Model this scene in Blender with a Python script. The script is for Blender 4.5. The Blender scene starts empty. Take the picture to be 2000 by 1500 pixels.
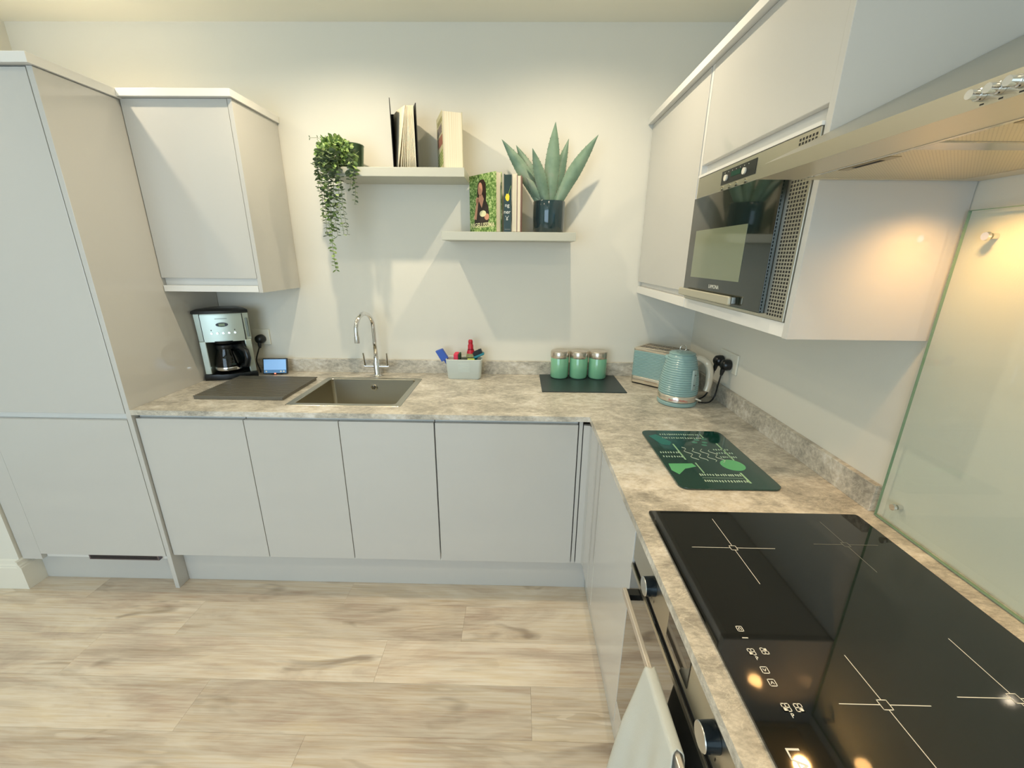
import bpy, bmesh, math, random
from math import sin, cos, pi, radians
from mathutils import Vector, Matrix, Euler

random.seed(7)
S = bpy.context.scene
COL = S.collection

# ---------------------------------------------------------------- camera
cam_d = bpy.data.cameras.new('camera'); cam = bpy.data.objects.new('camera', cam_d); COL.objects.link(cam)
S.camera = cam
pitch, yaw, roll = -.3006, -.0154, .0096
F = Vector((sin(yaw)*cos(pitch), cos(yaw)*cos(pitch), sin(pitch)))
Rr = Vector((cos(yaw), -sin(yaw), 0)); U = Rr.cross(F)
r2 = cos(roll)*Rr + sin(roll)*U; u2 = -sin(roll)*Rr + cos(roll)*U
M = Matrix((r2, u2, -F)).transposed().to_4x4(); M.translation = Vector((-.9281, -2.1977, 1.5309))
cam.matrix_world = M
cam_d.sensor_width = 36; cam_d.lens = 36*803.7/2000; cam_d.clip_start = .02

# ---------------------------------------------------------------- world, lights, exposure
W = bpy.data.worlds.new('world'); S.world = W; W.use_nodes = True
W.node_tree.nodes['Background'].inputs[0].default_value = (.72, .82, 1, 1)
W.node_tree.nodes['Background'].inputs[1].default_value = 1.2
S.view_settings.view_transform = 'Standard'; S.view_settings.look = 'None'
S.view_settings.gamma = 1; S.view_settings.use_curve_mapping = False
S.view_settings.exposure = .27

def light(kind, name, loc, energy, color, **k):
    d = bpy.data.lights.new(name, kind); d.energy = energy; d.color = color
    rot = k.pop('rot', (0, 0, 0))
    for a, b in k.items(): setattr(d, a, b)
    o = bpy.data.objects.new(name, d); COL.objects.link(o); o.location = loc; o.rotation_euler = rot
    return o
WARM = (1, .84, .60)
for x, y, e in [(-.72, -.585, 22), (-1.70, -.585, 27), (-2.70, -.585, 16), (-.95, -1.95, 18), (-2.2, -1.9, 15), (-3.08, -1.12, 9), (-1.6, -3.4, 16)]:
    light('SPOT', 'ceiling_downlight_lamp', (x, y, 2.492), e, WARM, spot_size=radians(163), spot_blend=.85,
          shadow_soft_size=.018 if y > -1 else .05)
# daylight through the window and glazed door behind the photographer
light('AREA', 'window_daylight', (-2.6, -4.72, 1.35), 50, (.60, .82, 1), shape='RECTANGLE', size=2.6, size_y=2.1, rot=(radians(90), 0, 0))
# warm lamps of the cooker hood
HOODC = (1, .54, .18)
for y in (-1.385, -1.81):
    light('SPOT', 'hood_lamp', (-.105, y, 1.676), 4.6, HOODC, spot_size=radians(140), spot_blend=1, shadow_soft_size=.02)

# ---------------------------------------------------------------- helpers
def srgb(r, g, b):
    f = lambda c: ((c/255+.055)/1.055)**2.4 if c > 10 else c/255/12.92
    return (f(r), f(g), f(b), 1)

def mat(name, col, rough=.5, metal=0, coat=0, emis=None, es=1, bump=None, spec=.5, aniso=0):
    m = bpy.data.materials.new(name); m.use_nodes = True
    b = m.node_tree.nodes['Principled BSDF']
    b.inputs['Base Color'].default_value = col
    b.inputs['Roughness'].default_value = rough; b.inputs['Metallic'].default_value = metal
    b.inputs['Coat Weight'].default_value = coat; b.inputs['Coat Roughness'].default_value = .04
    b.inputs['Specular IOR Level'].default_value = spec
    if aniso: b.inputs['Anisotropic'].default_value = aniso
    if emis: b.inputs['Emission Color'].default_value = emis; b.inputs['Emission Strength'].default_value = es
    if bump: noise_bump(m, *bump)
    return m

def N(m, t, **k):
    n = m.node_tree.nodes.new(t)
    for a, b in k.items(): setattr(n, a, b)
    return n
def L(m, a, b): m.node_tree.links.new(a, b)
def bsdf(m): return m.node_tree.nodes['Principled BSDF']

def noise_bump(m, scale, strength, stretch=(1, 1, 1), detail=4):
    tc = N(m, 'ShaderNodeTexCoord'); mp = N(m, 'ShaderNodeMapping'); mp.inputs['Scale'].default_value = stretch
    nz = N(m, 'ShaderNodeTexNoise'); nz.inputs['Scale'].default_value = scale; nz.inputs['Detail'].default_value = detail
    bp = N(m, 'ShaderNodeBump'); bp.inputs['Strength'].default_value = strength; bp.inputs['Distance'].default_value = .002
    L(m, tc.outputs['Object'], mp.inputs[0]); L(m, mp.outputs[0], nz.inputs['Vector'])
    L(m, nz.outputs[0], bp.inputs['Height']); L(m, bp.outputs[0], bsdf(m).inputs['Normal'])
    return nz

def ramp(m, fac, stops):
    r = N(m, 'ShaderNodeValToRGB'); e = r.color_ramp.elements
    while len(e) < len(stops): e.new(.5)
    for i, (p, c) in enumerate(stops): e[i].position = p; e[i].color = c
    L(m, fac, r.inputs[0]); return r

def mix(m, fac, a, b, typ='MIX'):
    x = N(m, 'ShaderNodeMixRGB', blend_type=typ)
    for i, v in ((0, fac), (1, a), (2, b)):
        if hasattr(v, 'is_linked') or hasattr(v, 'links'): L(m, v, x.inputs[i])
        else: x.inputs[i].default_value = v
    return x

class B:
    """collects shapes in one bmesh"""
    def __init__(s): s.bm = bmesh.new()
    def box(s, x0, x1, y0, y1, z0, z1, rot=None, org=None):
        v = [s.bm.verts.new((x, y, z)) for z in (z0, z1) for y in (y0, y1) for x in (x0, x1)]
        for f in ((0, 2, 3, 1), (4, 5, 7, 6), (0, 1, 5, 4), (2, 6, 7, 3), (0, 4, 6, 2), (1, 3, 7, 5)):
            s.bm.faces.new([v[i] for i in f])
        if rot is not None:
            bmesh.ops.transform(s.bm, matrix=rot, verts=v)
        return s
    def prism(s, pts, a, b, axis='z'):
        def P(p, h):
            if axis == 'z': return (p[0], p[1], h)
            if axis == 'y': return (p[0], h, p[1])
            return (h, p[0], p[1])
        lo = [s.bm.verts.new(P(p, a)) for p in pts]; hi = [s.bm.verts.new(P(p, b)) for p in pts]
        n = len(pts); s.bm.faces.new(lo[::-1]); s.bm.faces.new(hi)
        for i in range(n): s.bm.faces.new((lo[i], lo[(i+1) % n], hi[(i+1) % n], hi[i]))
        return s
    def lathe(s, prof, cx=0, cy=0, seg=40, mtx=None, cap=True):
        rings = []; allv = []
        for r, z in prof:
            ring = [s.bm.verts.new((cx+r*cos(2*pi*i/seg), cy+r*sin(2*pi*i/seg), z)) for i in range(seg)]
            rings.append(ring); allv += ring
        for a, b in zip(rings, rings[1:]):
            for i in range(seg): s.bm.faces.new((a[i], a[(i+1) % seg], b[(i+1) % seg], b[i]))
        if cap:
            s.bm.faces.new(rings[0][::-1]); s.bm.faces.new(rings[-1])
        if mtx is not None: bmesh.ops.transform(s.bm, matrix=mtx, verts=allv)
        return s
    def cyl(s, p0, p1, r, r1=None, seg=20):
        return s.tube([p0, p1], [r, r if r1 is None else r1], seg)
    def tube(s, pts, rad, seg=12, flat=None):
        pts = [Vector(p) for p in pts]; n = len(pts)
        if not isinstance(rad, (list, tuple)): rad = [rad]*n
        t0 = (pts[1]-pts[0]).normalized()
        up = Vector((0, 0, 1)) if abs(t0.z) < .9 else Vector((1, 0, 0))
        nrm = t0.cross(up).normalized(); rings = []; prev = t0
        for i, p in enumerate(pts):
            t = (pts[min(i+1, n-1)]-pts[max(i-1, 0)]).normalized()
            q = prev.rotation_difference(t); nrm = (q @ nrm).normalized(); prev = t
            bn = t.cross(nrm); sx, sy = flat if flat else (1, 1)
            rings.append([s.bm.verts.new(p + rad[i]*(sx*cos(2*pi*k/seg)*nrm + sy*sin(2*pi*k/seg)*bn)) for k in range(seg)])
        for a, b in zip(rings, rings[1:]):
            for k in range(seg): s.bm.faces.new((a[k], a[(k+1) % seg], b[(k+1) % seg], b[k]))
        s.bm.faces.new(rings[0][::-1]); s.bm.faces.new(rings[-1])
        return s
    def sheet(s, fn, nu, nv, thick=0):
        g = [[s.bm.verts.new(fn(i/nu, j/nv)) for j in range(nv+1)] for i in range(nu+1)]
        for i in range(nu):
            for j in range(nv): s.bm.faces.new((g[i][j], g[i+1][j], g[i+1][j+1], g[i][j+1]))
        return s
    def poly(s, pts): s.bm.faces.new([s.bm.verts.new(p) for p in pts]); return s
    def obj(s, name, m, parent=None, bevel=0, seg=2, smooth=False, at=None, rz=0, local=True):
        me = bpy.data.meshes.new(name)
        bmesh.ops.recalc_face_normals(s.bm, faces=s.bm.faces[:])
        s.bm.to_mesh(me); s.bm.free()
        me.materials.append(m)
        o = bpy.data.objects.new(name, me); COL.objects.link(o)
        if smooth:
            me.shade_smooth()
            if smooth != 'all':
                try: me.set_sharp_from_angle(angle=radians(smooth if smooth > 1 else 40))
                except Exception: pass
        if bevel:
            md = o.modifiers.new('bevel', 'BEVEL'); md.width = bevel; md.segments = seg; md.limit_method = 'ANGLE'; md.harden_normals = False
        if parent is not None:
            o.parent = parent
        if at is not None: o.location = at
        if rz: o.rotation_euler = (0, 0, rz)
        return o

def thing(name, label, cat, loc=(0, 0, 0), rz=0, group=None):
    o = bpy.data.objects.new(name, None); COL.objects.link(o); o.location = loc; o.rotation_euler = (0, 0, rz)
    o.empty_display_size = .05
    return tag(o, label, cat, group)
def tag(o, label, cat, group=None):
    o['label'] = label; o['category'] = cat
    if group: o['group'] = group
    return o
def structure(o): o['kind'] = 'structure'; return o

def thing_w(name, label, cat, loc, group=None):
    """Empty at loc whose children are modelled in world coordinates: give them w(o)"""
    t = thing(name, label, cat, loc, 0, group)
    return t
def w(o):
    """child modelled in world coordinates under a moved, unrotated parent (one or two levels)"""
    off = Vector((0, 0, 0)); p = o.parent
    while p is not None: off += p.location; p = p.parent
    o.data.transform(Matrix.Translation(-off)); return o

def text_mesh(txt, size, m, name='lettering', parent=None, mtx=None, ext=.0002, bold=0):
    c = bpy.data.curves.new('t', 'FONT'); c.body = txt; c.size = size; c.extrude = ext; c.align_x = 'CENTER'; c.align_y = 'CENTER'
    c.offset = bold
    o = bpy.data.objects.new('t', c); COL.objects.link(o)
    me = bpy.data.meshes.new_from_object(o.evaluated_get(bpy.context.evaluated_depsgraph_get()))
    bpy.data.objects.remove(o)
    me.materials.clear(); me.materials.append(m)
    if mtx is not None: me.transform(mtx)
    q = bpy.data.objects.new(name, me); COL.objects.link(q); q.parent = parent
    return q
def frame(o, x, y):
    """matrix whose local x, y axes map to the given world directions, origin o"""
    x = Vector(x).normalized(); y = Vector(y).normalized(); z = x.cross(y)
    m = Matrix((x, y, z)).transposed().to_4x4(); m.translation = Vector(o); return m

# ---------------------------------------------------------------- materials
WALL = mat('wall_paint', srgb(224, 221, 209), .85, bump=(300, .12))
CEIL = mat('ceiling_paint', srgb(238, 236, 222), .9)
GLOSS = mat('gloss_white', srgb(197, 196, 191), .10, coat=.35)
noise_bump(GLOSS, 60, .035)
SATIN = mat('satin_white', srgb(222, 221, 216), .35)
EDGE = mat('white_edging', srgb(230, 229, 224), .3)
SHELF = mat('shelf_grey', srgb(190, 190, 176), .4)
SKIRT = mat('skirting_gloss', srgb(232, 228, 214), .3)
DARKGAP = mat('dark_gap', srgb(20, 20, 20), .7)
STEEL = mat('brushed_steel', srgb(196, 192, 178), .30, 1, aniso=.6)
def brushed(m, stretch, s=900):
    nz = noise_bump(m, s, .03, stretch, 2)
    rr = ramp(m, nz.outputs[0], [(0, (.26,)*3+(1,)), (1, (.36,)*3+(1,))]); L(m, rr.outputs[0], bsdf(m).inputs['Roughness'])
brushed(STEEL, (1, .02, 1), 2200)
STEELX = mat('brushed_steel_side', srgb(186, 184, 172), .30, 1); brushed(STEELX, (1, .02, 1), 2200)
SINKM = mat('sink_steel', srgb(184, 178, 160), .30, 1); noise_bump(SINKM, 400, .05, (.1, 1, 1))
CHROME = mat('chrome', srgb(226, 226, 226), .05, 1)
BLACKGLASS = mat('black_glass', srgb(7, 9, 8), .04, 0, coat=.6)
OVENGLASS = mat('oven_glass', srgb(12, 12, 11), .03, 0, coat=1, spec=.9)
BLACKP = mat('black_plastic', srgb(16, 20, 22), .28)
WHITEPRINT = mat('white_print', srgb(226, 226, 216), .4)
GREYPRINT = mat('grey_print', srgb(120, 122, 112), .4)
KNOBFACE = mat('knob_silver', srgb(206, 206, 202), .25, 1)

# worktop stone
STONE = mat('worktop_stone', srgb(170, 160, 140), .33)
def stone(m):
    tc = N(m, 'ShaderNodeTexCoord')
    mp = N(m, 'ShaderNodeMapping'); mp.inputs['Scale'].default_value = (1, 1.7, 1.7)
    L(m, tc.outputs['Object'], mp.inputs[0])
    n1 = N(m, 'ShaderNodeTexNoise'); n1.inputs['Scale'].default_value = 4.5; n1.inputs['Detail'].default_value = 9; n1.inputs['Roughness'].default_value = .66; n1.inputs['Distortion'].default_value = .9
    n2 = N(m, 'ShaderNodeTexNoise'); n2.inputs['Scale'].default_value = 38; n2.inputs['Detail'].default_value = 8; n2.inputs['Roughness'].default_value = .75
    n3 = N(m, 'ShaderNodeTexNoise'); n3.inputs['Scale'].default_value = 7; n3.inputs['Detail'].default_value = 12; n3.inputs['Roughness'].default_value = .7; n3.inputs['Distortion'].default_value = 2.2
    for n in (n1, n2, n3): L(m, mp.outputs[0], n.inputs['Vector'])
    r1 = ramp(m, n1.outputs[0], [(.32, srgb(150, 145, 134)), (.5, srgb(186, 180, 167)), (.68, srgb(222, 216, 204))])
    r2_ = ramp(m, n2.outputs[0], [(.36, (.30, .30, .30, 1)), (.50, (.5, .5, .5, 1)), (.64, (.72, .72, .72, 1))])
    a = mix(m, .75, r1.outputs[0], r2_.outputs[0], 'OVERLAY')
    r3 = ramp(m, n3.outputs[0], [(.485, (0, 0, 0, 1)), (.50, (.55, .55, .55, 1)), (.515, (0, 0, 0, 1))])
    b = mix(m, r3.outputs[0], a.outputs[0], srgb(228, 222, 204))
    L(m, b.outputs[0], bsdf(m).inputs['Base Color'])
    bp = N(m, 'ShaderNodeBump'); bp.inputs['Strength'].default_value = .1; bp.inputs['Distance'].default_value = .001
    L(m, n2.outputs[0], bp.inputs['Height']); L(m, bp.outputs[0], bsdf(m).inputs['Normal'])
stone(STONE)

# wood plank
WOOD = mat('oak_vinyl', srgb(190, 170, 140), .34)
def wood(m):
    tc = N(m, 'ShaderNodeTexCoord'); oi = N(m, 'ShaderNodeObjectInfo')
    sc = N(m, 'ShaderNodeVectorMath', operation='SCALE'); sc.inputs[0].default_value = (37.1, 11.3, 5.7); L(m, oi.outputs['Random'], sc.inputs['Scale'])
    ad = N(m, 'ShaderNodeVectorMath', operation='ADD'); L(m, tc.outputs['Object'], ad.inputs[0]); L(m, sc.outputs[0], ad.inputs[1])
    def nz(scale, st, det, dist=0, rough=.6):
        mp = N(m, 'ShaderNodeMapping'); mp.inputs['Scale'].default_value = st; L(m, ad.outputs[0], mp.inputs[0])
        n = N(m, 'ShaderNodeTexNoise'); n.inputs['Scale'].default_value = scale; n.inputs['Detail'].default_value = det
        n.inputs['Distortion'].default_value = dist; n.inputs['Roughness'].default_value = rough
        L(m, mp.outputs[0], n.inputs['Vector']); return n
    fine = nz(14, (.35, 9, 1), 6, .3)
    blot = nz(1.3, (1.2, 5, 1), 5, 1.0)
    # cathedral figure and knots
    ring = nz(1.6, (.9, 7, 1), 2, .4)
    mul = N(m, 'ShaderNodeMath', operation='MULTIPLY'); mul.inputs[1].default_value = 46; L(m, ring.outputs[0], mul.inputs[0])
    sn = N(m, 'ShaderNodeMath', operation='SINE'); L(m, mul.outputs[0], sn.inputs[0])
    base = ramp(m, blot.outputs[0], [(.28, srgb(184, 168, 150)), (.5, srgb(216, 202, 182)), (.72, srgb(232, 220, 200))])
    f = ramp(m, fine.outputs[0], [(.33, (.37, .345, .33, 1)), (.6, (.56, .56, .56, 1))])
    a = mix(m, .8, base.outputs[0], f.outputs[0], 'OVERLAY')
    rg = ramp(m, sn.outputs[0], [(.0, (1, 1, 1, 1)), (.45, (.0, .0, .0, 1))])
    msk = ramp(m, ring.outputs[0], [(.57, (0, 0, 0, 1)), (.68, (.32, .32, .32, 1))])
    mm = mix(m, 1.0, rg.outputs[0], msk.outputs[0], 'MULTIPLY')
    b = mix(m, mm.outputs[0], a.outputs[0], srgb(160, 140, 116))
    kn = nz(2.4, (1, 3.4, 1), 3, .6)
    kr = ramp(m, kn.outputs[0], [(.27, (.65, .65, .65, 1)), (.38, (0, 0, 0, 1))])
    c = mix(m, kr.outputs[0], b.outputs[0], srgb(122, 102, 84))
    v = N(m, 'ShaderNodeHueSaturation'); L(m, c.outputs[0], v.inputs['Color'])
    mr = N(m, 'ShaderNodeMapRange'); mr.inputs['To Min'].default_value = .86; mr.inputs['To Max'].default_value = 1.07
    L(m, oi.outputs['Random'], mr.inputs['Value']); L(m, mr.outputs[0], v.inputs['Value'])
    L(m, v.outputs[0], bsdf(m).inputs['Base Color'])
    bp = N(m, 'ShaderNodeBump'); bp.inputs['Strength'].default_value = .15; bp.inputs['Distance'].default_value = .001
    L(m, fine.outputs[0], bp.inputs['Height']); L(m, bp.outputs[0], bsdf(m).inputs['Normal'])
wood(WOOD)

def glass_sheet(name, tint, rough=.02, ior=1.5, extra=0):
    m = bpy.data.materials.new(name); m.use_nodes = True; nt = m.node_tree; nt.nodes.clear()
    out = nt.nodes.new('ShaderNodeOutputMaterial'); t = nt.nodes.new('ShaderNodeBsdfTransparent'); g = nt.nodes.new('ShaderNodeBsdfGlossy')
    t.inputs[0].default_value = tint; g.inputs['Roughness'].default_value = rough
    fr = nt.nodes.new('ShaderNodeFresnel'); fr.inputs[0].default_value = ior
    mx = nt.nodes.new('ShaderNodeMixShader'); geo = nt.nodes.new('ShaderNodeNewGeometry'); sb = nt.nodes.new('ShaderNodeMath'); sb.operation = 'SUBTRACT'; sb.inputs[0].default_value = 1; nt.links.new(geo.outputs['Backfacing'], sb.inputs[1])
    ml = nt.nodes.new('ShaderNodeMath'); ml.operation = 'MULTIPLY'; nt.links.new(fr.outputs[0], ml.inputs[0]); nt.links.new(sb.outputs[0], ml.inputs[1]); nt.links.new(ml.outputs[0], mx.inputs[0]); nt.links.new(t.outputs[0], mx.inputs[1]); nt.links.new(g.outputs[0], mx.inputs[2])
    nt.links.new(mx.outputs[0], out.inputs[0]); return m
SPLASH = glass_sheet('splashback_glass', (.965, .985, .97, 1), .03)
CARAFEG = glass_sheet('carafe_glass', srgb(150, 160, 155), .02, 1.6)
BOTTLEG = glass_sheet('bottle_plastic', srgb(225, 228, 205), .05, 1.4)

# ---------------------------------------------------------------- room
ZC = 2.515
XW = -4.7; YB = -4.8
floor = structure(B().box(XW, 0, YB, 0, -.05, -.004).obj('floor', mat('floor_base', srgb(120, 104, 84), .8)))
ceiling = structure(B().box(XW, .1, YB, .1, ZC, ZC+.08).obj('ceiling', CEIL))
structure(B().box(XW-.1, .1, 0, .1, -.05, ZC).obj('wall_back', WALL))
structure(B().box(0, .1, YB, 0, -.05, ZC).obj('wall_right', WALL))
structure(B().box(XW-.1, XW, YB, 0, -.05, ZC).obj('wall_left', WALL))
# wall behind the photographer, with window opening
wf = B(); wx0, wx1, wz0, wz1 = -3.9, -1.3, .3, 2.4
wf.box(XW, wx0, YB-.12, YB, -.05, ZC).box(wx1, .0, YB-.12, YB, -.05, ZC).box(wx0, wx1, YB-.12, YB, -.05, wz0).box(wx0, wx1, YB-.12, YB, wz1, ZC)
structure(wf.obj('wall_front', WALL))
fr = B(); t = .05
fr.box(wx0, wx1, YB-.09, YB-.03, wz0, wz0+t).box(wx0, wx1, YB-.09, YB-.03, wz1-t, wz1)
for x in (wx0, (wx0+wx1)/2-t/2, wx1-t): fr.box(x, x+t, YB-.09, YB-.03, wz0+t, wz1-t)
win = structure(fr.obj('window_1', EDGE))
B().box(wx0+t, wx1-t, YB-.064, YB-.058, wz0+t, wz1-t).obj('window_pane', SPLASH, win)
# projecting wall beside the tall cabinet
structure(B().box(XW, -3.253, -.642, 0, 0, ZC).obj('wall_nib', WALL))
# skirting board of the nib (moulded)
prof = [(0, 0), (-.018, 0), (-.018, .118), (-.014, .122), (-.014, .128), (-.009, .134), (-.007, .150), (0, .156)]
sk = B()
sk.prism([(-.642+p[0], p[1]) for p in prof], XW, -3.253, 'x')
sk.prism([(-3.253-p[0], p[1]) for p in prof], -.66, -.575, 'y')
structure(sk.obj('baseboard_left', SKIRT))

# planks
PL, PW = 1.205, .180
plank_me = None
offs = {0: -1.715, 1: -1.15, 2: -1.455, 3: -.865, 4: -1.62, -1: -1.02, 5: -1.10, 6: -1.83}
for r in range(-2, 24):
    y1 = -.525 - PW*r; y0 = y1-PW
    if y0 < YB: break
    off = offs.get(r, -random.uniform(.3, 1.2)); x = off + 4*PL
    while x > XW:
        x -= PL
        a = x; b = x+PL
        if b > -.002 and a >= -.002: continue
        ca = max(a, XW); cb = min(b, -.002)
        if cb-ca < .03: continue
        if plank_me is None or abs((cb-ca)-PL) > 1e-4:
            bm_ = B().box(0, cb-ca-.0006, 0, PW-.0006, -.004, 0)
            o = bm_.obj('plank', WOOD, floor)
            if abs((cb-ca)-PL) <= 1e-4: plank_me = o.data
        else:
            o = bpy.data.objects.new('plank', plank_me); COL.objects.link(o); o.parent = floor
        o.location = (ca, y0, 0)

# ---------------------------------------------------------------- base cabinets
DZ0, DZ1 = .180, .868         # door bottom / top
YD = -.622                    # door front plane
def door(parent, x0, x1, z0, z1, yf, th=.018, name='door'):
    return w(B().box(x0, x1, yf, yf+th, z0, z1).obj(name, GLOSS, parent, bevel=.0015))
def base_cab(label, x0, x1, doors):
    t = thing('base_cabinet', label, 'cabinet', ((x0+x1)/2, -.31, .15), group='white base cabinets')
    w(B().box(x0, x1, -.585, -.02, .15, .886).obj('carcass', SATIN, t))
    w(B().box(x0+.001, x1-.001, -.600, -.586, .84, .886).obj('handle_rail', SATIN, t))
    for a, b in doors: door(t, a, b, DZ0, DZ1, YD)
    return t
base_cab('handleless white gloss base cabinet, first from the tall cupboard', -2.531, -2.0755, [(-2.5295, -2.0765)])
sink_cab = None
# sink cabinet: carcass is open on top for the bowl
t = thing('base_cabinet', 'two-door white gloss base cabinet under the sink', 'cabinet', (-1.675, -.31, .15), group='white base cabinets')
c = B(); c.box(-2.074, -2.058, -.585, -.02, .15, .886).box(-1.292, -1.276, -.585, -.02, .15, .886).box(-2.058, -1.292, -.04, -.02, .15, .886).box(-2.058, -1.292, -.585, -.04, .15, .166).box(-2.058, -1.292, -.585, -.57, .166, .886)
w(c.obj('carcass', SATIN, t)); w(B().box(-2.073, -1.277, -.600, -.586, .84, .886).obj('handle_rail', SATIN, t))
door(t, -2.0735, -1.6765, DZ0, DZ1, YD); door(t, -1.6735, -1.2765, DZ0, DZ1, YD)
base_cab('widest white gloss base cabinet, beside the inner corner of the worktop', -1.2745, -.674, [(-1.2715, -.6765)])
# corner posts
t = thing('corner_post', 'white corner post strip where the two base runs meet', 'trim', (-.64, -.62, .15))
w(B().box(-.672, -.657, -.619, -.60, .178, .886).obj('filler_strip', GLOSS, t, bevel=.001))
w(B().prism([(-.653, -.60), (-.653, -.618), (-.628, -.622), (-.622, -.64), (-.622, -.766), (-.602, -.766), (-.602, -.60)], .178, .866).obj('post', GLOSS, t, bevel=.001))
t = thing('base_cabinet', 'white gloss base cabinet left of the oven, facing sideways', 'cabinet', (-.31, -1.03, .15), group='white base cabinets')
w(B().box(-.585, -.02, -1.296, -.63, .15, .886).obj('carcass', SATIN, t))
w(B().box(-.602, -.586, -1.296, -.77, .84, .886).obj('handle_rail', SATIN, t))
w(B().box(-.622, -.604, -.862, -.769, DZ0, DZ1).obj('filler_panel', GLOSS, t, bevel=.0015))
w(B().box(-.622, -.604, -1.297, -.865, DZ0, DZ1).obj('door', GLOSS, t, bevel=.0015))
# plinths
tag(B().box(-2.532, -.592, -.575, -.557, 0, .149).obj('plinth', GLOSS, bevel=.001), 'white plinth board under the base cabinets along the back wall', 'plinth')
tag(B().box(-.592, -.574, -2.6, -.576, 0, .149).obj('plinth', GLOSS, bevel=.001), 'white plinth board running under the oven side of the kitchen', 'plinth')

# ---------------------------------------------------------------- tall cabinet
t = thing('tall_cabinet', 'tall white gloss fridge cupboard at the left end', 'cabinet', (-2.85, -.31, 0))
w(B().box(-3.15, -2.556, -.612, -.01, .15, 2.113).obj('carcass', SATIN, t))
w(B().box(-2.553, -2.533, -.634, -.003, 0, 2.113).obj('side_panel', GLOSS, t, bevel=.001))
w(B().box(-3.247, -3.153, -.632, -.612, .15, 2.113).obj('filler_panel', GLOSS, t, bevel=.001))
door(t, -3.150, -2.556, .892, 2.110, -.634); door(t, -3.150, -2.556, .181, .862, -.634)
w(B().box(-3.150, -2.556, -.614, -.612, .862, .892).obj('handle_rail', SATIN, t))
w(B().box(-3.25, -2.522, -.655, -.003, 2.1145, 2.145).obj('cornice', EDGE, t, bevel=.001))
w(B().box(-3.235, -2.555, -.578, -.56, 0, .149).obj('plinth_board', GLOSS, t, bevel=.001))
vg = B().box(-2.925, -2.595, -.6325, -.6145, .156, .1805)
vent = w(vg.obj('vent_grille', mat('vent_metal', srgb(120, 112, 120), .35, .8), t))
sl = B()
for i in range(3): sl.box(-2.918, -2.602, -.6335, -.6325, .162+i*.006, .1655+i*.006)
w(sl.obj('slat', DARKGAP, vent))

# ---------------------------------------------------------------- wall cabinet left
t = thing('wall_cabinet', 'white gloss wall cabinet hanging above the coffee machine', 'cabinet', (-2.3, -.16, 1.366))
w(B().box(-2.532, -2.099, -.306, -.003, 1.366, 2.118).obj('carcass', SATIN, t))
w(B().box(-2.098, -2.080, -.328, -.003, 1.364, 2.118).obj('side_panel', GLOSS, t, bevel=.001))
door(t, -2.530, -2.100, 1.425, 2.118, -.327)
w(B().box(-2.530, -2.100, -.327, -.306, 1.366, 1.393).obj('bottom_rail', EDGE, t, bevel=.001))
w(B().box(-2.5215, -2.070, -.348, -.003, 2.1195, 2.147).obj('cornice', EDGE, t, bevel=.001))

# ---------------------------------------------------------------- wall cabinets right
XD = -.3185
t = thing('wall_cabinet', 'narrow-looking white wall cabinet in the far right corner', 'cabinet', (-.16, -.31, 1.36))
w(B().box(-.299, -.003, -.625, -.003, 1.358, 2.120).obj('carcass', SATIN, t))
w(B().box(XD, -.300, -.622, -.006, 1.414, 2.120).obj('door', GLOSS, t, bevel=.0015))
w(B().box(XD, -.300, -.642, -.003, 1.357, 1.391).obj('bottom_rail', EDGE, t, bevel=.001))
t = thing('wall_cabinet', 'white wall cabinet with lift-up door holding the microwave', 'cabinet', (-.16, -.94, 1.36))
c = B(); c.box(-.30, -.003, -1.243, -.627, 1.797, 2.120).box(-.30, -.003, -1.243, -.6435, 1.358, 1.388).box(-.3175, -.003, -.643, -.6265, 1.392, 2.120)
w(c.obj('carcass', SATIN, t))
w(B().box(XD, -.301, -1.243, -.646, 1.828, 2.120).obj('door', GLOSS, t, bevel=.0015))
w(B().box(XD, -.301, -1.243, -.6445, 1.357, 1.391).obj('bottom_rail', EDGE, t, bevel=.001))
w(B().box(-.326, -.301, -1.243, -.646, 1.789, 1.797).obj('trim_strip', EDGE, t))
w(B().box(-.3205, -.002, -1.263, -1.2445, 1.356, 2.120).obj('end_panel', GLOSS, t, bevel=.001))
tag(B().box(-.340, -.002, -1.270, -.003, 2.1215, 2.147).obj('cornice', EDGE, bevel=.001), 'thin white cornice board on top of the right-hand wall cabinets', 'trim')

# ---------------------------------------------------------------- worktop
t = thing('worktop', 'grey stone-effect L-shaped worktop', 'worktop', (-1.2, -.3, .888))
z0, z1 = .888, .910
X0, Xf, Yf = -2.532, -.633, -.635
hx0, hx1, hy0, hy1 = -1.925, -1.442, -.540, -.130
bm = bmesh.new()
xs = [X0, hx0, hx1, Xf, -.0005]; ys = [-.0005, hy1, hy0, Yf, -2.6]
vt = {}
def V(i, j, k):
    if (i, j, k) not in vt: vt[i, j, k] = bm.verts.new((xs[i], ys[j], (z0, z1)[k]))
    return vt[i, j, k]
cells = {(i, j) for i in range(4) for j in range(3)} - {(1, 1)} | {(3, 3)}
for (i, j) in cells:
    bm.faces.new([V(i, j, 1), V(i, j+1, 1), V(i+1, j+1, 1), V(i+1, j, 1)]); bm.faces.new([V(i, j, 0), V(i+1, j, 0), V(i+1, j+1, 0), V(i, j+1, 0)])
    for (di, dj, a, b) in ((-1, 0, (i, j), (i, j+1)), (1, 0, (i+1, j), (i+1, j+1)), (0, -1, (i, j), (i+1, j)), (0, 1, (i, j+1), (i+1, j+1))):
        if (i+di, j+dj) not in cells: bm.faces.new([V(*a, 0), V(*b, 0), V(*b, 1), V(*a, 1)])
b_ = B(); b_.bm.free(); b_.bm = bm
w(b_.obj('counter_slab', STONE, t))
hu = .984
w(B().box(X0, -.0005, -.018, -.0005, z1, hu).obj('upstand', STONE, t, bevel=.0012))
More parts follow.
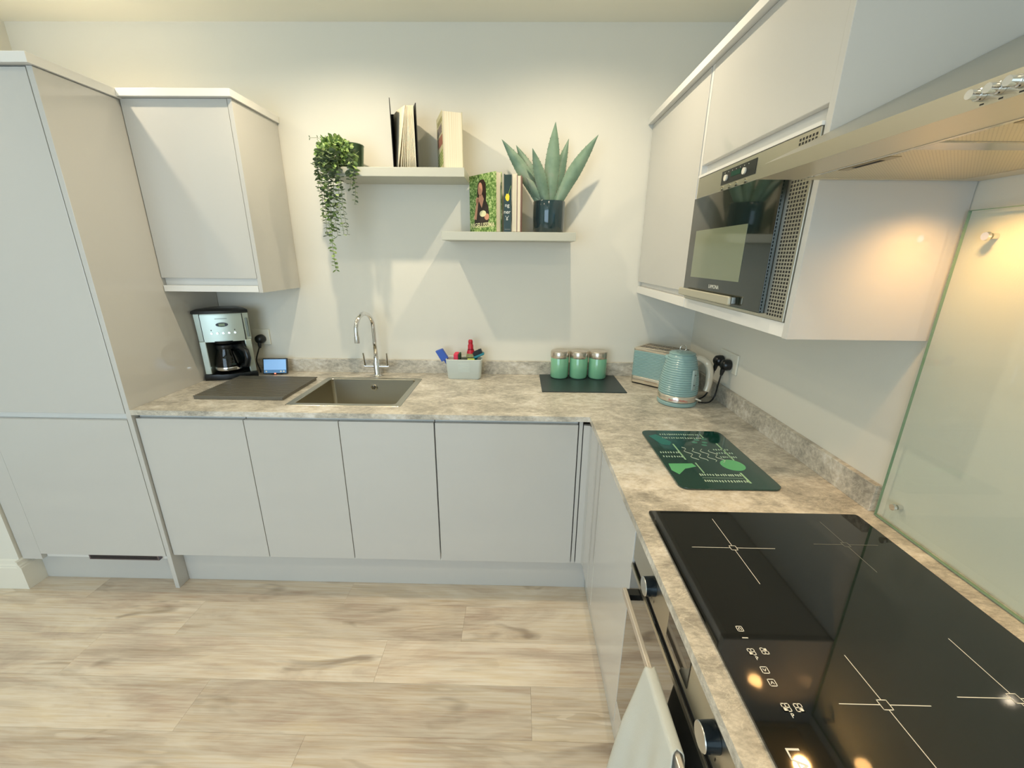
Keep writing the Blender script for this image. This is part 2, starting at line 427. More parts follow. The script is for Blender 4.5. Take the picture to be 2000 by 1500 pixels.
w(B().box(-.018, -.0005, -1.262, -.0185, z1, hu).obj('upstand', STONE, t, bevel=.0012))

# ---------------------------------------------------------------- sink
t = thing('sink', 'inset square brushed steel sink bowl', 'sink', (-1.68, -.335, .91))
def rrect(x0, x1, y0, y1, r, n=5):
    out = []
    for cx, cy, a0 in ((x1-r, y1-r, 0), (x0+r, y1-r, 90), (x0+r, y0+r, 180), (x1-r, y0+r, 270)):
        for i in range(n+1):
            a = radians(a0+90*i/n); out.append((cx+r*cos(a), cy+r*sin(a)))
    return out
def loft(b, loops, close_last=True):
    R_ = [[b.bm.verts.new(p) for p in lp] for lp in loops]
    n = len(R_[0])
    for a, c in zip(R_, R_[1:]):
        for i in range(n): b.bm.faces.new((a[i], a[(i+1) % n], c[(i+1) % n], c[i]))
    if close_last: b.bm.faces.new(R_[-1])
    return b
def Lp(x0, x1, y0, y1, r, z): return [(x, y, z) for x, y in rrect(x0, x1, y0, y1, r)]
b = B(); ix0, ix1, iy0, iy1 = -1.905, -1.462, -.522, -.150
loft(b, [Lp(-1.935, -1.432, -.550, -.122, .012, .9101), Lp(-1.933, -1.434, -.548, -.124, .012, .9118), Lp(ix0-.002, ix1+.002, iy0-.002, iy1+.002, .016, .9118), Lp(ix0, ix1, iy0, iy1, .016, .909)], False)
w(b.obj('rim', STEELX, t, smooth=30))
b = B()
loft(b, [Lp(ix0, ix1, iy0, iy1, .016, .909), Lp(ix0+.004, ix1-.004, iy0+.004, iy1-.004, .018, .75), Lp(ix0+.012, ix1-.012, iy0+.012, iy1-.012, .02, .735), Lp(ix0+.03, ix1-.03, iy0+.03, iy1-.03, .03, .729)])
w(b.obj('bowl', SINKM, t, smooth=50))
ov = B(); 
ov.tube([(-1.683, -.1545, .868), (-1.683, -.160, .868)], [.017, .015], 24)
o = w(ov.obj('overflow', CHROME, t, smooth=40))
w(B().tube([(-1.683, -.1605, .868), (-1.683, -.1608, .868)], .010, 20).obj('opening', DARKGAP, o))
w(B().box(-1.6845, -1.6815, -.163, -.161, .858, .878).box(-1.692, -1.674, -.163, -.161, .8665, .8695).obj('crossbar', CHROME, o))
w(B().lathe([(.038, .7295), (.038, .732), (.03, .7325), (.012, .7345)], -1.683, -.336, 30).obj('drain', CHROME, t, smooth=30))

# ---------------------------------------------------------------- tap
t = thing('kitchen_tap', 'chrome swan-neck mixer tap behind the sink', 'tap', (-1.682, -.088, .91))
tx, ty = -1.682, -.088
w(B().lathe([(.024, .9101), (.024, .915), (.018, .920), (.0165, .925), (.0165, .985), (.0150, .99), (.0125, 1.0), (.0125, 1.02)], tx, ty, 28).obj('body', CHROME, t, smooth=35))
pts = [(tx, ty, 1.02), (tx, ty, 1.10), (tx, ty, 1.17)]
cxy = .075; dirx, diry = -.22, -.975
for i in range(1, 13):
    a = pi*i/12
    h = cxy*(1-cos(a)); pts.append((tx+dirx*h, ty+diry*h, 1.175+cxy*1.05*sin(a)))
e = pts[-1]; pts += [(e[0], e[1], 1.15), (e[0], e[1], 1.128)]
w(B().tube(pts, .0105, 20).obj('spout', CHROME, t, smooth='all'))
w(B().lathe([(.0125, 1.120), (.0125, 1.150)], e[0], e[1], 24).obj('aerator', CHROME, t, smooth=40))
for sx, nm in ((-1, 'handle'), (1, 'handle')):
    hb = B()
    hb.tube([(tx+sx*.014, ty, .965), (tx+sx*.058, ty, .965), (tx+sx*.066, ty, .968)], [.0085, .0085, .008], 16)
    hb.tube([(tx+sx*.060, ty, .966), (tx+sx*.060, ty-.004, .985), (tx+sx*.062, ty-.012, 1.040)], [.0075, .0055, .0042], 14)
    w(hb.obj(nm, CHROME, t, smooth=50))

# ---------------------------------------------------------------- draining mat (ridged)
GREYM = mat('grey_mat', srgb(104, 100, 88), .45)
t = thing('draining_board', 'dark grey ridged draining board lying left of the sink', 'board', (-2.175, -.325, .91))
bx0, bx1, by0, by1 = -2.372, -1.972, -.492, -.172
w(B().box(bx0, bx1, by0, by1, .9105, .9225).obj('base', GREYM, t, bevel=.002))
n = 26; rd = B()
for i in range(n):
    y = by0+.003+(by1-by0-.006)*i/(n-1)
    rd.box(bx0-.000, bx1+.005, y-.0037, y+.0037, .9226, .9270)
r_ = w(rd.obj('ridge', GREYM, t)); r_['kind'] = 'stuff'

# ---------------------------------------------------------------- coffee machine
CM = mat('coffee_silver', srgb(186, 194, 182), .32, .75)
t = thing('coffee_machine', 'silver and black filter coffee machine in the left corner', 'coffee maker', (-2.434, -.123, .9102), radians(24))
# local: x to the right, -y front; width .235, depth .17
def plan(wf_, wb, d0, d1, bulge=.012, n=8):
    out = []
    for i in range(n+1):
        s_ = -1+2*i/n; out.append((s_*wf_/2, d0-bulge*(1-s_*s_)))
    out += [(wb/2, d1-.02), (wb/2-.02, d1), (-wb/2+.02, d1), (-wb/2, d1-.02)]
    return out
def outline(wf_, wb, d0, d1, z, bulge=.012): return [(x, y, z) for x, y in plan(wf_, wb, d0, d1, bulge)]
b = B(); loft(b, [outline(.235, .13, -.050, .080, 0, .018), outline(.238, .132, -.052, .081, .012, .018), outline(.234, .13, -.050, .080, .030, .018)])
b.obj('base', BLACKP, t, smooth=40)
b = B(); loft(b, [outline(.226, .13, -.035, .078, .2, .012), outline(.230, .13, -.040, .08, .335, .014)]); b.bm.verts.ensure_lookup_table(); b.bm.faces.new(b.bm.verts[:13][::-1]); b.obj('housing', CM, t, smooth=30)
for sx in (-1, 1): B().prism([(sx*.113, -.045), (sx*.084, -.050), (sx*.060, .06), (sx*.070, .066), (sx*.086, .03)], .030, .2).obj('side_column', CM, t, bevel=.003, seg=2)
B().box(-.060, .060, .055, .075, .030, .2).obj('back_plate', BLACKP, t)
b = B(); loft(b, [outline(.232, .134, -.043, .081, .3352, .016), outline(.240, .136, -.055, .082, .340, .02), outline(.238, .134, -.052, .081, .352, .02), outline(.20, .12, -.03, .07, .360, .02)]); b.bm.verts.ensure_lookup_table(); b.bm.faces.new(b.bm.verts[:13][::-1]); b.obj('lid', BLACKP, t, smooth=45)
fp = B(); n_ = 8; top_, bot_ = .330, .196
P1 = [(-.088+.176*i/n_) for i in range(n_+1)]
fy = lambda x: -.0385-.0145*(1-(x/.118)**2)-.003
fp.prism([(x, fy(x)) for x in P1]+[(.088, -.02), (-.088, -.02)], bot_, top_); fpo = fp.obj('front_panel', CM, t, smooth=30)
for sx in (-1, 1): B().box(sx*.0895-.0015, sx*.0895+.0015, -.0475, -.03, .19, .334).obj('seam', DARKGAP, t)
B().tube([(0, fy(0)+.002, .282), (0, fy(0)-.003, .282)], .026, 32, flat=(1, .42)).obj('display', BLACKP, t, smooth=40)
B().box(-.013, .013, fy(0)-.0036, fy(0)-.003, .275, .288).obj('screen', mat('lcd', srgb(128, 146, 112), .3), t)
for i in range(5):
    x = -.05+.025*i
    B().tube([(x, fy(x)+.001, .240), (x, fy(x)-.004, .240)], .0048, 16).obj('button', CHROME, t, smooth=40)
for x in (-.05, .05): B().tube([(x, fy(x)+.001, .255), (x, fy(x)-.001, .255)], .0025, 12).obj('indicator', DARKGAP, t)
B().box(-.026, .026, fy(0)-.0006, fy(0)-.0002, .3105, .3125).obj('lettering', BLACKP, t)
B().tube([(.106, -.048, .215), (.106, -.048, .31)], .006, 12).obj('water_gauge', mat('gauge', srgb(120, 130, 122), .15), t, smooth=40)
B().lathe([(.06, .1855), (.068, .1995)], -.005, .0, 32).obj('filter_basket', BLACKP, t, smooth=40)
cf = B().lathe([(.050, .0325), (.062, .045), (.064, .07), (.056, .115), (.042, .150), (.042, .158)], -.01, -.012, 36)
car = cf.obj('carafe', CARAFEG, t, smooth=60)
B().lathe([(.0435, .156), (.045, .162), (.045, .176), (.03, .182)], -.01, -.012, 32).obj('carafe_lid', BLACKP, car, smooth=40)
B().lathe([(.0645, .050), (.0655, .058), (.0645, .066)], -.01, -.012, 36, cap=False).obj('carafe_band', CHROME, car, smooth=60)
B().tube([(.03, -.035, .165), (.065, -.062, .163), (.086, -.08, .145), (.090, -.084, .11), (.080, -.076, .075), (.055, -.05, .062)], [.012, .013, .013, .013, .012, .01], 12, flat=(1, 1.3)).obj('carafe_handle', BLACKP, car, smooth='all')
B().lathe([(.07, .0302), (.07, .0322)], -.01, -.012, 32).obj('hot_plate', mat('plate', srgb(60, 60, 58), .3, .8), t, smooth=40)

# ---------------------------------------------------------------- smart display
t = thing('smart_display', 'small tablet-like screen showing blue, leaning behind the draining board', 'display', (-2.235, -.085, .9105), radians(6))
rot = Matrix.Rotation(radians(-14), 4, 'X')
B().box(-.063, .063, -.006, .006, .004, .088, rot).obj('casing', BLACKP, t, bevel=.003, seg=3)
SCR = mat('screen_blue', srgb(90, 130, 170), .2, emis=srgb(120, 160, 200), es=.75)
B().box(-.057, .057, -.0075, -.0063, .026, .082, rot).obj('screen', SCR, t)
B().box(-.057, .057, -.0077, -.0063, .009, .026, rot).obj('toolbar', mat('screen_dark', srgb(50, 90, 130), .2, emis=srgb(60, 110, 150), es=.6), t)
for k, x in enumerate((-.045, .03, .045)): B().box(x-.004, x+.004, -.0082, -.0078, .013, .021, rot).obj('icon', WHITEPRINT, t)
B().box(-.004, .004, -.0085, -.0075, .004, .009, rot).obj('standby_light', mat('red_led', srgb(250, 90, 60), .3, emis=srgb(255, 110, 80), es=3), t)
B().box(-.03, .03, .006, .03, 0, .006).obj('foot', BLACKP, t)

# ---------------------------------------------------------------- wall sockets
SOCK = mat('socket_white', srgb(226, 224, 210), .35)
def plug(parent, p, out, down=(0, 0, -1)):
    """plug body centre p on wall, out = outward dir"""
    p = Vector(p); out = Vector(out); side = out.cross(Vector((0, 0, 1)))
    b = B()
    b.tube([p+out*.004, p+out*.016, p+out*.032, p+out*.040], [.024, .025, .022, .012], 20)
    b.tube([p+out*.026+Vector((0, 0, -.008)), p+out*.030+Vector((0, 0, -.030)), p+out*.032+Vector((0, 0, -.046))], [.011, .009, .006], 12)
    return b
t = thing('wall_socket', 'white double socket on the right wall behind the kettle', 'socket', (0, -.425, 1.10))
w(B().box(-.009, -.0003, -.502, -.346, 1.056, 1.142).obj('faceplate', SOCK, t, bevel=.003, seg=3))
for y in (-.415, -.452): w(B().box(-.0105, -.0092, y, y+.012, 1.112, 1.130).obj('switch', SOCK, t, bevel=.0006))
def cable(name, label, pts, r=.0032):
    return tag(B().tube(pts, r, 10).obj(name, BLACKP, smooth='all'), label, 'cable')
def bez(p, n=24):
    p = [Vector(q) for q in p]; out = []
    pp = [p[0]]+p+[p[-1]]
    for i in range(1, len(pp)-2):
        for k in range(n):
            s_ = k/n; a, b2, c2, d = pp[i-1], pp[i], pp[i+1], pp[i+2]
            out.append(.5*((2*b2)+(-a+c2)*s_+(2*a-5*b2+4*c2-d)*s_*s_+(-a+3*b2-3*c2+d)*s_**3))
    return out+[p[-1]]
for y, lab, cl in ((-.385, 'black plug in the left half of the double socket', 'left one of the two black cables behind the kettle'), (-.452, 'black plug in the right half of the double socket', 'right one of the two black cables behind the kettle')):
    pz = 1.093 if y > -.4 else 1.090
    t = thing('power_plug', lab, 'plug', (-.01, y, pz), group='black plugs by the kettle')
    w(plug(t, (-.0095, y, pz), (-1, 0, 0)).obj('plug_body', BLACKP, t, smooth=50))
    tgt = [(-.0415, y, pz-.044), (-.045, y+.005, 1.0), (-.05, y+.01, .945), (-.075, y-.0, .918), (-.12, -.445 if y < -.4 else -.41, .9145)]
    w(B().tube(bez(tgt, 10), .0034, 10).obj('cable', BLACKP, t, smooth='all'))
t = thing('wall_socket', 'white socket on the back wall beside the coffee machine', 'socket', (-2.33, 0, 1.10))
w(B().box(-2.375, -2.283, -.009, -.0003, 1.058, 1.143).obj('faceplate', SOCK, t, bevel=.003, seg=3))
t = thing('power_plug', 'black plug of the coffee machine in the back wall socket', 'plug', (-2.325, -.01, 1.09))
w(plug(t, (-2.325, -.0095, 1.092), (0, -1, 0)).obj('plug_body', BLACKP, t, smooth=50))
w(B().tube(bez([(-2.327, -.0415, 1.050), (-2.335, -.045, 1.03), (-2.35, -.05, .98), (-2.34, -.05, .93), (-2.33, -.062, .916)], 10), .0034, 10).obj('cable', BLACKP, t, smooth='all'))

# ---------------------------------------------------------------- sink caddy with contents
t = thing('sink_caddy', 'pale ribbed plastic sink caddy behind the worktop edge', 'caddy', (-1.213, -.085, .9102))
CAD = mat('caddy_plastic', srgb(206, 214, 208), .35)
b = B()
def LC(s0, s1, z, r): return Lp(-s0, s0, -s1, s1, r, z)
loft(b, [LC(.080, .036, 0, .014), LC(.086, .040, .006, .016), LC(.094, .045, .102, .016), LC(.095, .046, .105, .016), LC(.093, .044, .107, .015), LC(.090, .041, .104, .014), LC(.082, .036, .012, .012)])
b.bm.verts.ensure_lookup_table(); b.bm.faces.new(b.bm.verts[:24][::-1])
b.obj('tub', CAD, t, smooth=40)
rb = B()
for k in range(7): rb.box(-.026, .030, -.0440-.0003*k, -.0395, .040+k*.0075, .0415+k*.0075)
rb.obj('rib', CAD, t)['kind'] = 'stuff'
def crd(x, y, z): return (-1.213+x, -.085+y, .9102+z)
BLUE = mat('blue_plastic', srgb(44, 84, 178), .4); PINK = mat('pink_sponge', srgb(214, 66, 92), .9); SCOUR = mat('green_scourer', srgb(44, 70, 50), .95)
t = thing('dish_brush', 'blue brush head leaning out of the caddy on the left', 'brush', crd(-.062, 0, .02))
R1 = Matrix.Rotation(radians(-28), 4, 'Y')
B().prism([(-.020, .085), (.020, .085), (.017, .145), (-.022, .150)], -.012, .012, 'y').obj('brush_head', BLUE, t, bevel=.003).matrix_local = R1
B().tube([(0, 0, .0), (0, 0, .09)], [.006, .009], 12).obj('handle', BLUE, t, smooth=50).matrix_local = R1
t = thing('sponge', 'pink sponge with dark green scouring side in the caddy', 'sponge', crd(-.036, .002, .045))
B().box(-.018, .006, -.028, .028, 0, .088).obj('foam', PINK, t, bevel=.005)
B().box(.0065, .016, -.028, .028, 0, .086).obj('scouring_pad', SCOUR, t, bevel=.002)
t = thing('soap_bottle', 'clear washing-up bottle with red cap in the caddy', 'bottle', crd(.033, .006, .016))
B().lathe([(.024, 0), (.027, .004), (.027, .09), (.022, .112), (.013, .138), (.0125, .145)], 0, 0, 28).obj('bottle_body', BOTTLEG, t, smooth=60)
B().lathe([(.0235, .004), (.0255, .006), (.0255, .085), (.0245, .092)], 0, 0, 28).obj('liquid', mat('washing_up_liquid', srgb(176, 176, 96), .2), t, smooth=60)
RED = mat('red_cap', srgb(176, 20, 44), .3)
B().lathe([(.0145, .138), (.0145, .158), (.012, .162), (.011, .168), (.012, .172), (.012, .182), (.009, .187)], 0, 0, 24).obj('cap', RED, t, smooth=40)
B().lathe([(.0215, .116), (.0165, .1355)], 0, 0, 24, cap=False).obj('neck_label', RED, t, smooth=40)
t = thing('cleaning_cloth', 'dark and yellow folded cleaning cloth in the caddy middle', 'cloth', crd(.012, -.022, .06))
B().box(-.026, .034, -.010, .008, 0, .054).obj('fold', mat('cloth_dark', srgb(70, 74, 60), .95), t, bevel=.004)
B().box(.008, .045, -.014, -.0105, 0, .052).obj('stripe', mat('cloth_yellow', srgb(190, 200, 90), .95), t, bevel=.001)
t = thing('scrubbing_brush', 'black bristled brush with teal back at the caddy right', 'brush', crd(.072, .0, .082))
R1 = Matrix.Rotation(radians(-24), 4, 'Y')
B().box(-.010, .050, -.016, .016, .028, .040).obj('brush_back', mat('teal_plastic', srgb(22, 120, 136), .4), t, bevel=.003).matrix_local = R1
bb = B()
for i in range(12):
    for j in range(5):
        bb.box(-.005+i*.0042, -.0022+i*.0042, -.012+j*.0055, -.0092+j*.0055, .0405, .062+random.uniform(-.003, .003))
o = bb.obj('bristles', BLACKP, t); o.matrix_local = R1; o['kind'] = 'stuff'
B().tube([(-.008, 0, .028), (-.016, 0, .0)], [.007, .006], 10).obj('handle', mat('teal_plastic_b', srgb(22, 120, 136), .4), t, smooth=50)

# ---------------------------------------------------------------- canisters on mat
SLATE = mat('slate_mat', srgb(40, 54, 56), .38, bump=(120, .25))
tag(B().box(-.2035, .2035, -.149, .149, 0, .0045).obj('serving_mat', SLATE, at=(-.609, -.171, .9101), bevel=.001), 'dark slate rectangular mat under the three canisters', 'mat')
MINT = mat('mint_glass', srgb(126, 186, 150), .08, coat=.6)
LID = mat('canister_lid', srgb(206, 196, 182), .25, .85)
for i, (x, lab) in enumerate(((-.709, 'left of the three mint green canisters with steel lids'), (-.608, 'middle one of the three mint green canisters with steel lids'), (-.507, 'right of the three mint green canisters, nearest the toaster'))):
    t = thing('canister', lab, 'canister', (x, -.070, .9148), group='mint green storage canisters')
    B().lathe([(.040, .0), (.045, .003), (.0475, .010), (.0475, .108), (.0465, .111)], 0, 0, 44).obj('jar', MINT, t, smooth=50)
    B().lathe([(.0478, .110), (.0485, .112), (.0485, .138), (.0455, .145), (.040, .1465), (.002, .1468)], 0, 0, 44).obj('lid', LID, t, smooth=50)

# ---------------------------------------------------------------- toaster
TEAL = mat('teal_enamel', srgb(136, 170, 170), .22, .0, coat=.4)
CREAM = mat('polished_trim', srgb(214, 206, 190), .2, .7)
t = thing('toaster', 'pale blue ribbed four-slot toaster in the corner behind the kettle', 'toaster', (-.205, -.165, .9102), radians(-43.5))
# local x = long axis, -y faces the camera side ; size .255 x .150 x .190
TL, TW, TH = .1225, .074, .188
b = B(); loft(b, [Lp(-TL, TL, -TW, TW, .018, .040), Lp(-TL, TL, -TW, TW, .018, TH-.014)]); b.bm.faces.new([v for v in b.bm.verts][:24][::-1]); b.obj('body', TEAL, t, smooth=30)
rb = B()
for k in range(17):
    z = .046+k*.0076
    loft(rb, [Lp(-TL-.0003, TL+.0003, -TW-.0003, TW+.0003, .018, z-.0025), Lp(-TL-.0022, TL+.0022, -TW-.0022, TW+.0022, .0195, z), Lp(-TL-.0003, TL+.0003, -TW-.0003, TW+.0003, .018, z+.0025)], False)
rb.obj('ribbing', TEAL, t, smooth=60)['kind'] = 'stuff'
b = B(); loft(b, [Lp(-TL-.001, TL+.001, -TW-.001, TW+.001, .018, .008), Lp(-TL-.0025, TL+.0025, -TW-.0025, TW+.0025, .02, .012), Lp(-TL-.0025, TL+.0025, -TW-.0025, TW+.0025, .02, .036), Lp(-TL, TL, -TW, TW, .018, .041)]); b.obj('bottom_band', CREAM, t, smooth=30)
B().box(-TL+.008, TL-.008, -TW+.006, TW-.006, 0, .009).obj('foot', BLACKP, t)
b = B(); loft(b, [Lp(-TL-.001, TL+.001, -TW-.001, TW+.001, .018, TH-.014), Lp(-TL-.0015, TL+.0015, -TW-.0015, TW+.0015, .018, TH-.006), Lp(-TL+.008, TL-.008, -TW+.008, TW-.008, .012, TH)]); b.obj('top_plate', CREAM, t, smooth=40)
for y in (-.046, -.018, .018, .046):
    s_ = B().box(-.106, .106, y-.0095, y+.0095, TH+.0002, TH+.0008).obj('slot', DARKGAP, t)
    gb = B()
    for k in range(9): gb.box(-.1+k*.025, -.0985+k*.025, y-.0085, y+.0085, TH+.0008, TH+.002)
    gb.box(-.106, .106, y-.0115, y-.0095, TH, TH+.003).box(-.106, .106, y+.0095, y+.0115, TH, TH+.003)
    gb.obj('guide_wire', CREAM, s_)
text_mesh('Russell Hobbs', .012, mat('band_print', srgb(150, 120, 90), .4), 'lettering', t, frame((-.01, -TW-.0028, .024), (1, 0, 0), (0, 0, 1)))

# ---------------------------------------------------------------- kettle
t = thing('kettle', 'pale blue ribbed kettle with cream handle in front of the toaster', 'kettle', (-.213, -.432, .9102))
B().lathe([(.080, 0), (.084, .003), (.0845, .014), (.080, .019)], 0, 0, 48).obj('power_base', TEAL, t, smooth=40)
B().lathe([(.079, .0195), (.0835, .022), (.0835, .045), (.081, .048)], 0, 0, 48).obj('band', CREAM, t, smooth=40)
prof = []; z_ = .048; 
def kr(z): 
    s_ = (z-.048)/(.228-.048); return .081 - .003*s_ - .026*max(0, s_-.25)**1.6/(.75**1.6)
prof.append((kr(.048), .048)); nR = 17
for k in range(nR):
    a = .050+k*.0098
    for q in range(6):
        z = a+.0098*q/6; prof.append((kr(z)+.0026*sin(pi*q/6), z))
prof += [(kr(.217), .217), (kr(.223)-.001, .223)]
B().lathe(prof, 0, 0, 64).obj('body', TEAL, t, smooth=60)
B().lathe([(.0525, .2225), (.0555, .226), (.051, .230), (.030, .234), (.002, .236)], 0, 0, 40).obj('lid', TEAL, t, smooth=60)
ring = [(.0135*cos(a), 0, .2465+.014*sin(a)) for a in [2*pi*k/20 for k in range(20)]]
ring += [ring[0]]
B().tube(ring, .0022, 8).obj('lid_ring', CHROME, t, smooth='all')
HA = [(.046, -.004, .208), (.075, -.004, .206), (.104, -.004, .188), (.118, -.004, .158), (.122, -.004, .12), (.121, -.004, .085), (.116, -.004, .062)]
HANDM = mat('handle_cream', srgb(216, 208, 190), .2, .3)
HA = [Matrix.Rotation(radians(-12), 4, 'Z') @ Vector(q) for q in HA]
B().tube(bez(HA, 6), [.011]*12+[.0125]*13+[.0115]*12, 16, flat=(1, 1.25)).obj('handle', HANDM, t, smooth='all')
wgx, wgy = .075*cos(radians(-38)), .075*sin(radians(-38))
Rw = Matrix.Rotation(radians(-66), 4, 'Z')
wg = B().box(.0745, .086, -.0105, .0105, .078, .168, Rw); wg.obj('water_window', mat('window_grey', srgb(150, 170, 166), .12, coat=.5), t, bevel=.005, seg=3)
for z_ in (.10, .145): B().box(.0862, .0868, -.003, .003, z_, z_+.004, Rw).obj('level_mark', BLACKP, t)
B().tube([(-.040, .014, .196), (-.064, .026, .206)], [.020, .009], 16, flat=(1, 1)).obj('spout', TEAL, t, smooth=60)
Rs = Matrix.Rotation(radians(-42), 4, 'Z')
B().tube([Rs @ Vector((.082, 0, .034)), Rs @ Vector((.106, 0, .030))], [.006, .004], 12).obj('switch', CHROME, t, smooth=50)
text_mesh('Russell Hobbs', .0135, mat('kettle_print', srgb(178, 70, 60), .4), 'lettering', t, frame((-.026, -.0812, .034), (.95, -.31, 0), (0, 0, 1)))

# ---------------------------------------------------------------- glass worktop saver
t = thing('worktop_saver', 'dark green glass chopping board printed with recipe marks', 'chopping board', (-.324, -.974, .9102))
GB = mat('board_green', srgb(16, 58, 50), .06, coat=.6)
pts = rrect(-.145, .145, -.201, .201, .026, 6)
B().prism(pts, .0015, .006).obj('plate', GB, t, bevel=.0008)
for x in (-.12, .12):
    for y in (-.17, .17): B().lathe([(.008, 0), (.008, .0015)], x, y, 12).obj('foot', BLACKP, t)
GP = mat('print_mint', srgb(150, 190, 150), .3); GL = mat('print_light', srgb(96, 176, 120), .3); GD = mat('print_teal', srgb(38, 110, 104), .3); GM_ = mat('print_dim', srgb(74, 128, 110), .3)
Z = .0061
def flat(name, m, polys, z=Z):
    b = B()
    for p in polys: b.prism(p, z, z+.0002)
    return b.obj(name, m, t)
def rect(x0, x1, y0, y1): return [(x0, y0), (x1, y0), (x1, y1), (x0, y1)]
def rows(x0, x1, y, h, step=.0078, wd=.0036):
    out = []; x = x0
    while x < x1: out.append(rect(x, x+wd, y-h*random.uniform(.3, .5), y+h*random.uniform(.3, .5))); x += step*random.uniform(.75, 1.2)
    return out
pr = []
for y in (.165, .135): pr += rows(-.085, .055, y, .012)
for y in (.020, -.010): pr += rows(-.13, -.07, y, .013)
for y in (.045, .020, -.008): pr += rows(.055, .105, y, .011)
for y in (-.125, -.160): pr += rows(-.06, .06, y, .014)
pr += [rect(-.06, .06, -.143, -.142)]
flat('printed_row', mat('print_pale', srgb(176, 200, 180), .3), pr)['kind'] = 'stuff'
flat('printed_spoon', GP, [rect(-.068, -.063, -.03, .085), rect(.085, .090, -.03, .095), rect(-.045, -.041, -.115, -.05), rect(.064, .070, -.17, -.11), rect(.06, .064, .13, .17)])
flat('printed_plate', GL, [[(.068+.036*cos(a), -.062+.036*sin(a)) for a in [2*pi*k/28 for k in range(28)]]])
flat('printed_bowl', GL, [[(-.135, -.10), (-.13, -.058), (-.055, -.055), (-.05, -.075), (-.09, -.09), (-.12, -.125)]])
flat('printed_grater', GD, [[(-.13, .15), (-.10, .165), (-.065, .10), (-.08, .075), (-.105, .08)]])
flat('printed_herb', GM_, [[(.05+.01*cos(a)+dx, .10+.008*sin(a)+dy) for a in [2*pi*k/10 for k in range(10)]] for dx, dy in ((-.02, .02), (.0, .0), (-.035, .0), (.01, .03), (-.01, -.02))])
scr = B()
for k in range(4):
    cx_, y0_ = -.045+.028*k, .06-.006*k
    pp = [(cx_+.008*sin(i*1.15+k)+.0012*i, y0_-.0075*i, Z+.0004) for i in range(13)]
    scr.tube(pp, .0009, 5)
scr.obj('printed_script', mat('print_white', srgb(196, 206, 186), .3), t)

# ---------------------------------------------------------------- hob
t = thing('induction_hob', 'black glass induction hob set in the worktop', 'hob', (-.331, -1.582, .9102))
w(B().prism(rrect(-.592, -.066, -1.884, -1.284, .008, 3), .9102, .9150).obj('glass_top', BLACKGLASS, t, bevel=.0006))
Zh = .9152
def hb(name, m, polys, parent=t):
    b = B()
    for p in polys: b.prism(p, Zh, Zh+.00015)
    return w(b.obj(name, m, parent))
def cross(cx, cy, lx, ly, m, s=.0075, lw=.0011):
    P = [rect(cx-lx, cx-s, cy-lw/2, cy+lw/2), rect(cx+s, cx+lx, cy-lw/2, cy+lw/2), rect(cx-lw/2, cx+lw/2, cy-ly, cy-s), rect(cx-lw/2, cx+lw/2, cy+s, cy+ly),
         rect(cx-s, cx+s, cy-s, cy-s+lw), rect(cx-s, cx+s, cy+s-lw, cy+s), rect(cx-s, cx-s+lw, cy-s, cy+s), rect(cx+s-lw, cx+s, cy-s, cy+s)]
    return hb('cooking_zone_mark', m, P)
cross(-.443, -1.421, .092, .106, WHITEPRINT); cross(-.182, -1.403, .072, .085, GREYPRINT)
cross(-.390, -1.756, .066, .078, WHITEPRINT); cross(-.188, -1.742, .085, .10, WHITEPRINT)
def icon(cx, cy, s, kind):
    l = .0012; P = [rect(cx-s, cx+s, cy-s, cy-s+l), rect(cx-s, cx+s, cy+s-l, cy+s), rect(cx-s, cx-s+l, cy-s, cy+s), rect(cx+s-l, cx+s, cy-s, cy+s)]
    if kind == 'grid': P += [rect(cx-s, cx+s, cy-l/2, cy+l/2), rect(cx-l/2, cx+l/2, cy-s, cy+s), rect(cx-s, cx, cy-s, cy)]
    if kind == 'gridr': P += [rect(cx-s, cx+s, cy-l/2, cy+l/2), rect(cx-l/2, cx+l/2, cy-s, cy+s), rect(cx, cx+s, cy-s, cy)]
    if kind == 'gridt': P += [rect(cx-s, cx+s, cy-l/2, cy+l/2), rect(cx-l/2, cx+l/2, cy-s, cy+s), rect(cx, cx+s, cy, cy+s)]
    if kind == 'lock': P += [rect(cx-s*.45, cx-s*.45+l, cy-s*.5, cy+s*.5), rect(cx+s*.45-l, cx+s*.45, cy-s*.5, cy+s*.5), rect(cx-s*.45, cx+s*.45, cy+s*.5-l, cy+s*.5)]
    if kind in 'v^':
        d = -1 if kind == 'v' else 1
        P += [[(cx-s*.5, cy-d*s*.4), (cx-s*.5+l, cy-d*s*.4), (cx+l/2, cy+d*s*.4), (cx-l/2, cy+d*s*.4)][::d], [(cx+s*.5-l, cy-d*s*.4), (cx+s*.5, cy-d*s*.4), (cx+l/2, cy+d*s*.4), (cx-l/2, cy+d*s*.4)][::d]]
    return hb('touch_symbol', WHITEPRINT, P)
icon(-.536, -1.632, .0055, 'lock'); icon(-.517, -1.674, .006, 'gridt'); icon(-.539, -1.676, .006, 'grid')
icon(-.535, -1.707, .0058, 'v'); icon(-.535, -1.727, .0058, '^'); icon(-.536, -1.763, .006, 'grid'); icon(-.518, -1.763, .006, 'gridr')
hb('indicator', WHITEPRINT, [rect(-.541, -.531, -1.6508, -1.6492)])
for x, y in ((-.5335, -1.7745), (-.536, -1.6875)):
    w(text_mesh('P', .009, WHITEPRINT, 'lettering', t, frame((x, y, Zh), (1, 0, 0), (0, 1, 0))))
w(text_mesh('LAMONA', .026, WHITEPRINT, 'lettering', t, frame((-.562, -1.868, Zh), (0, -1, 0), (1, 0, 0))))

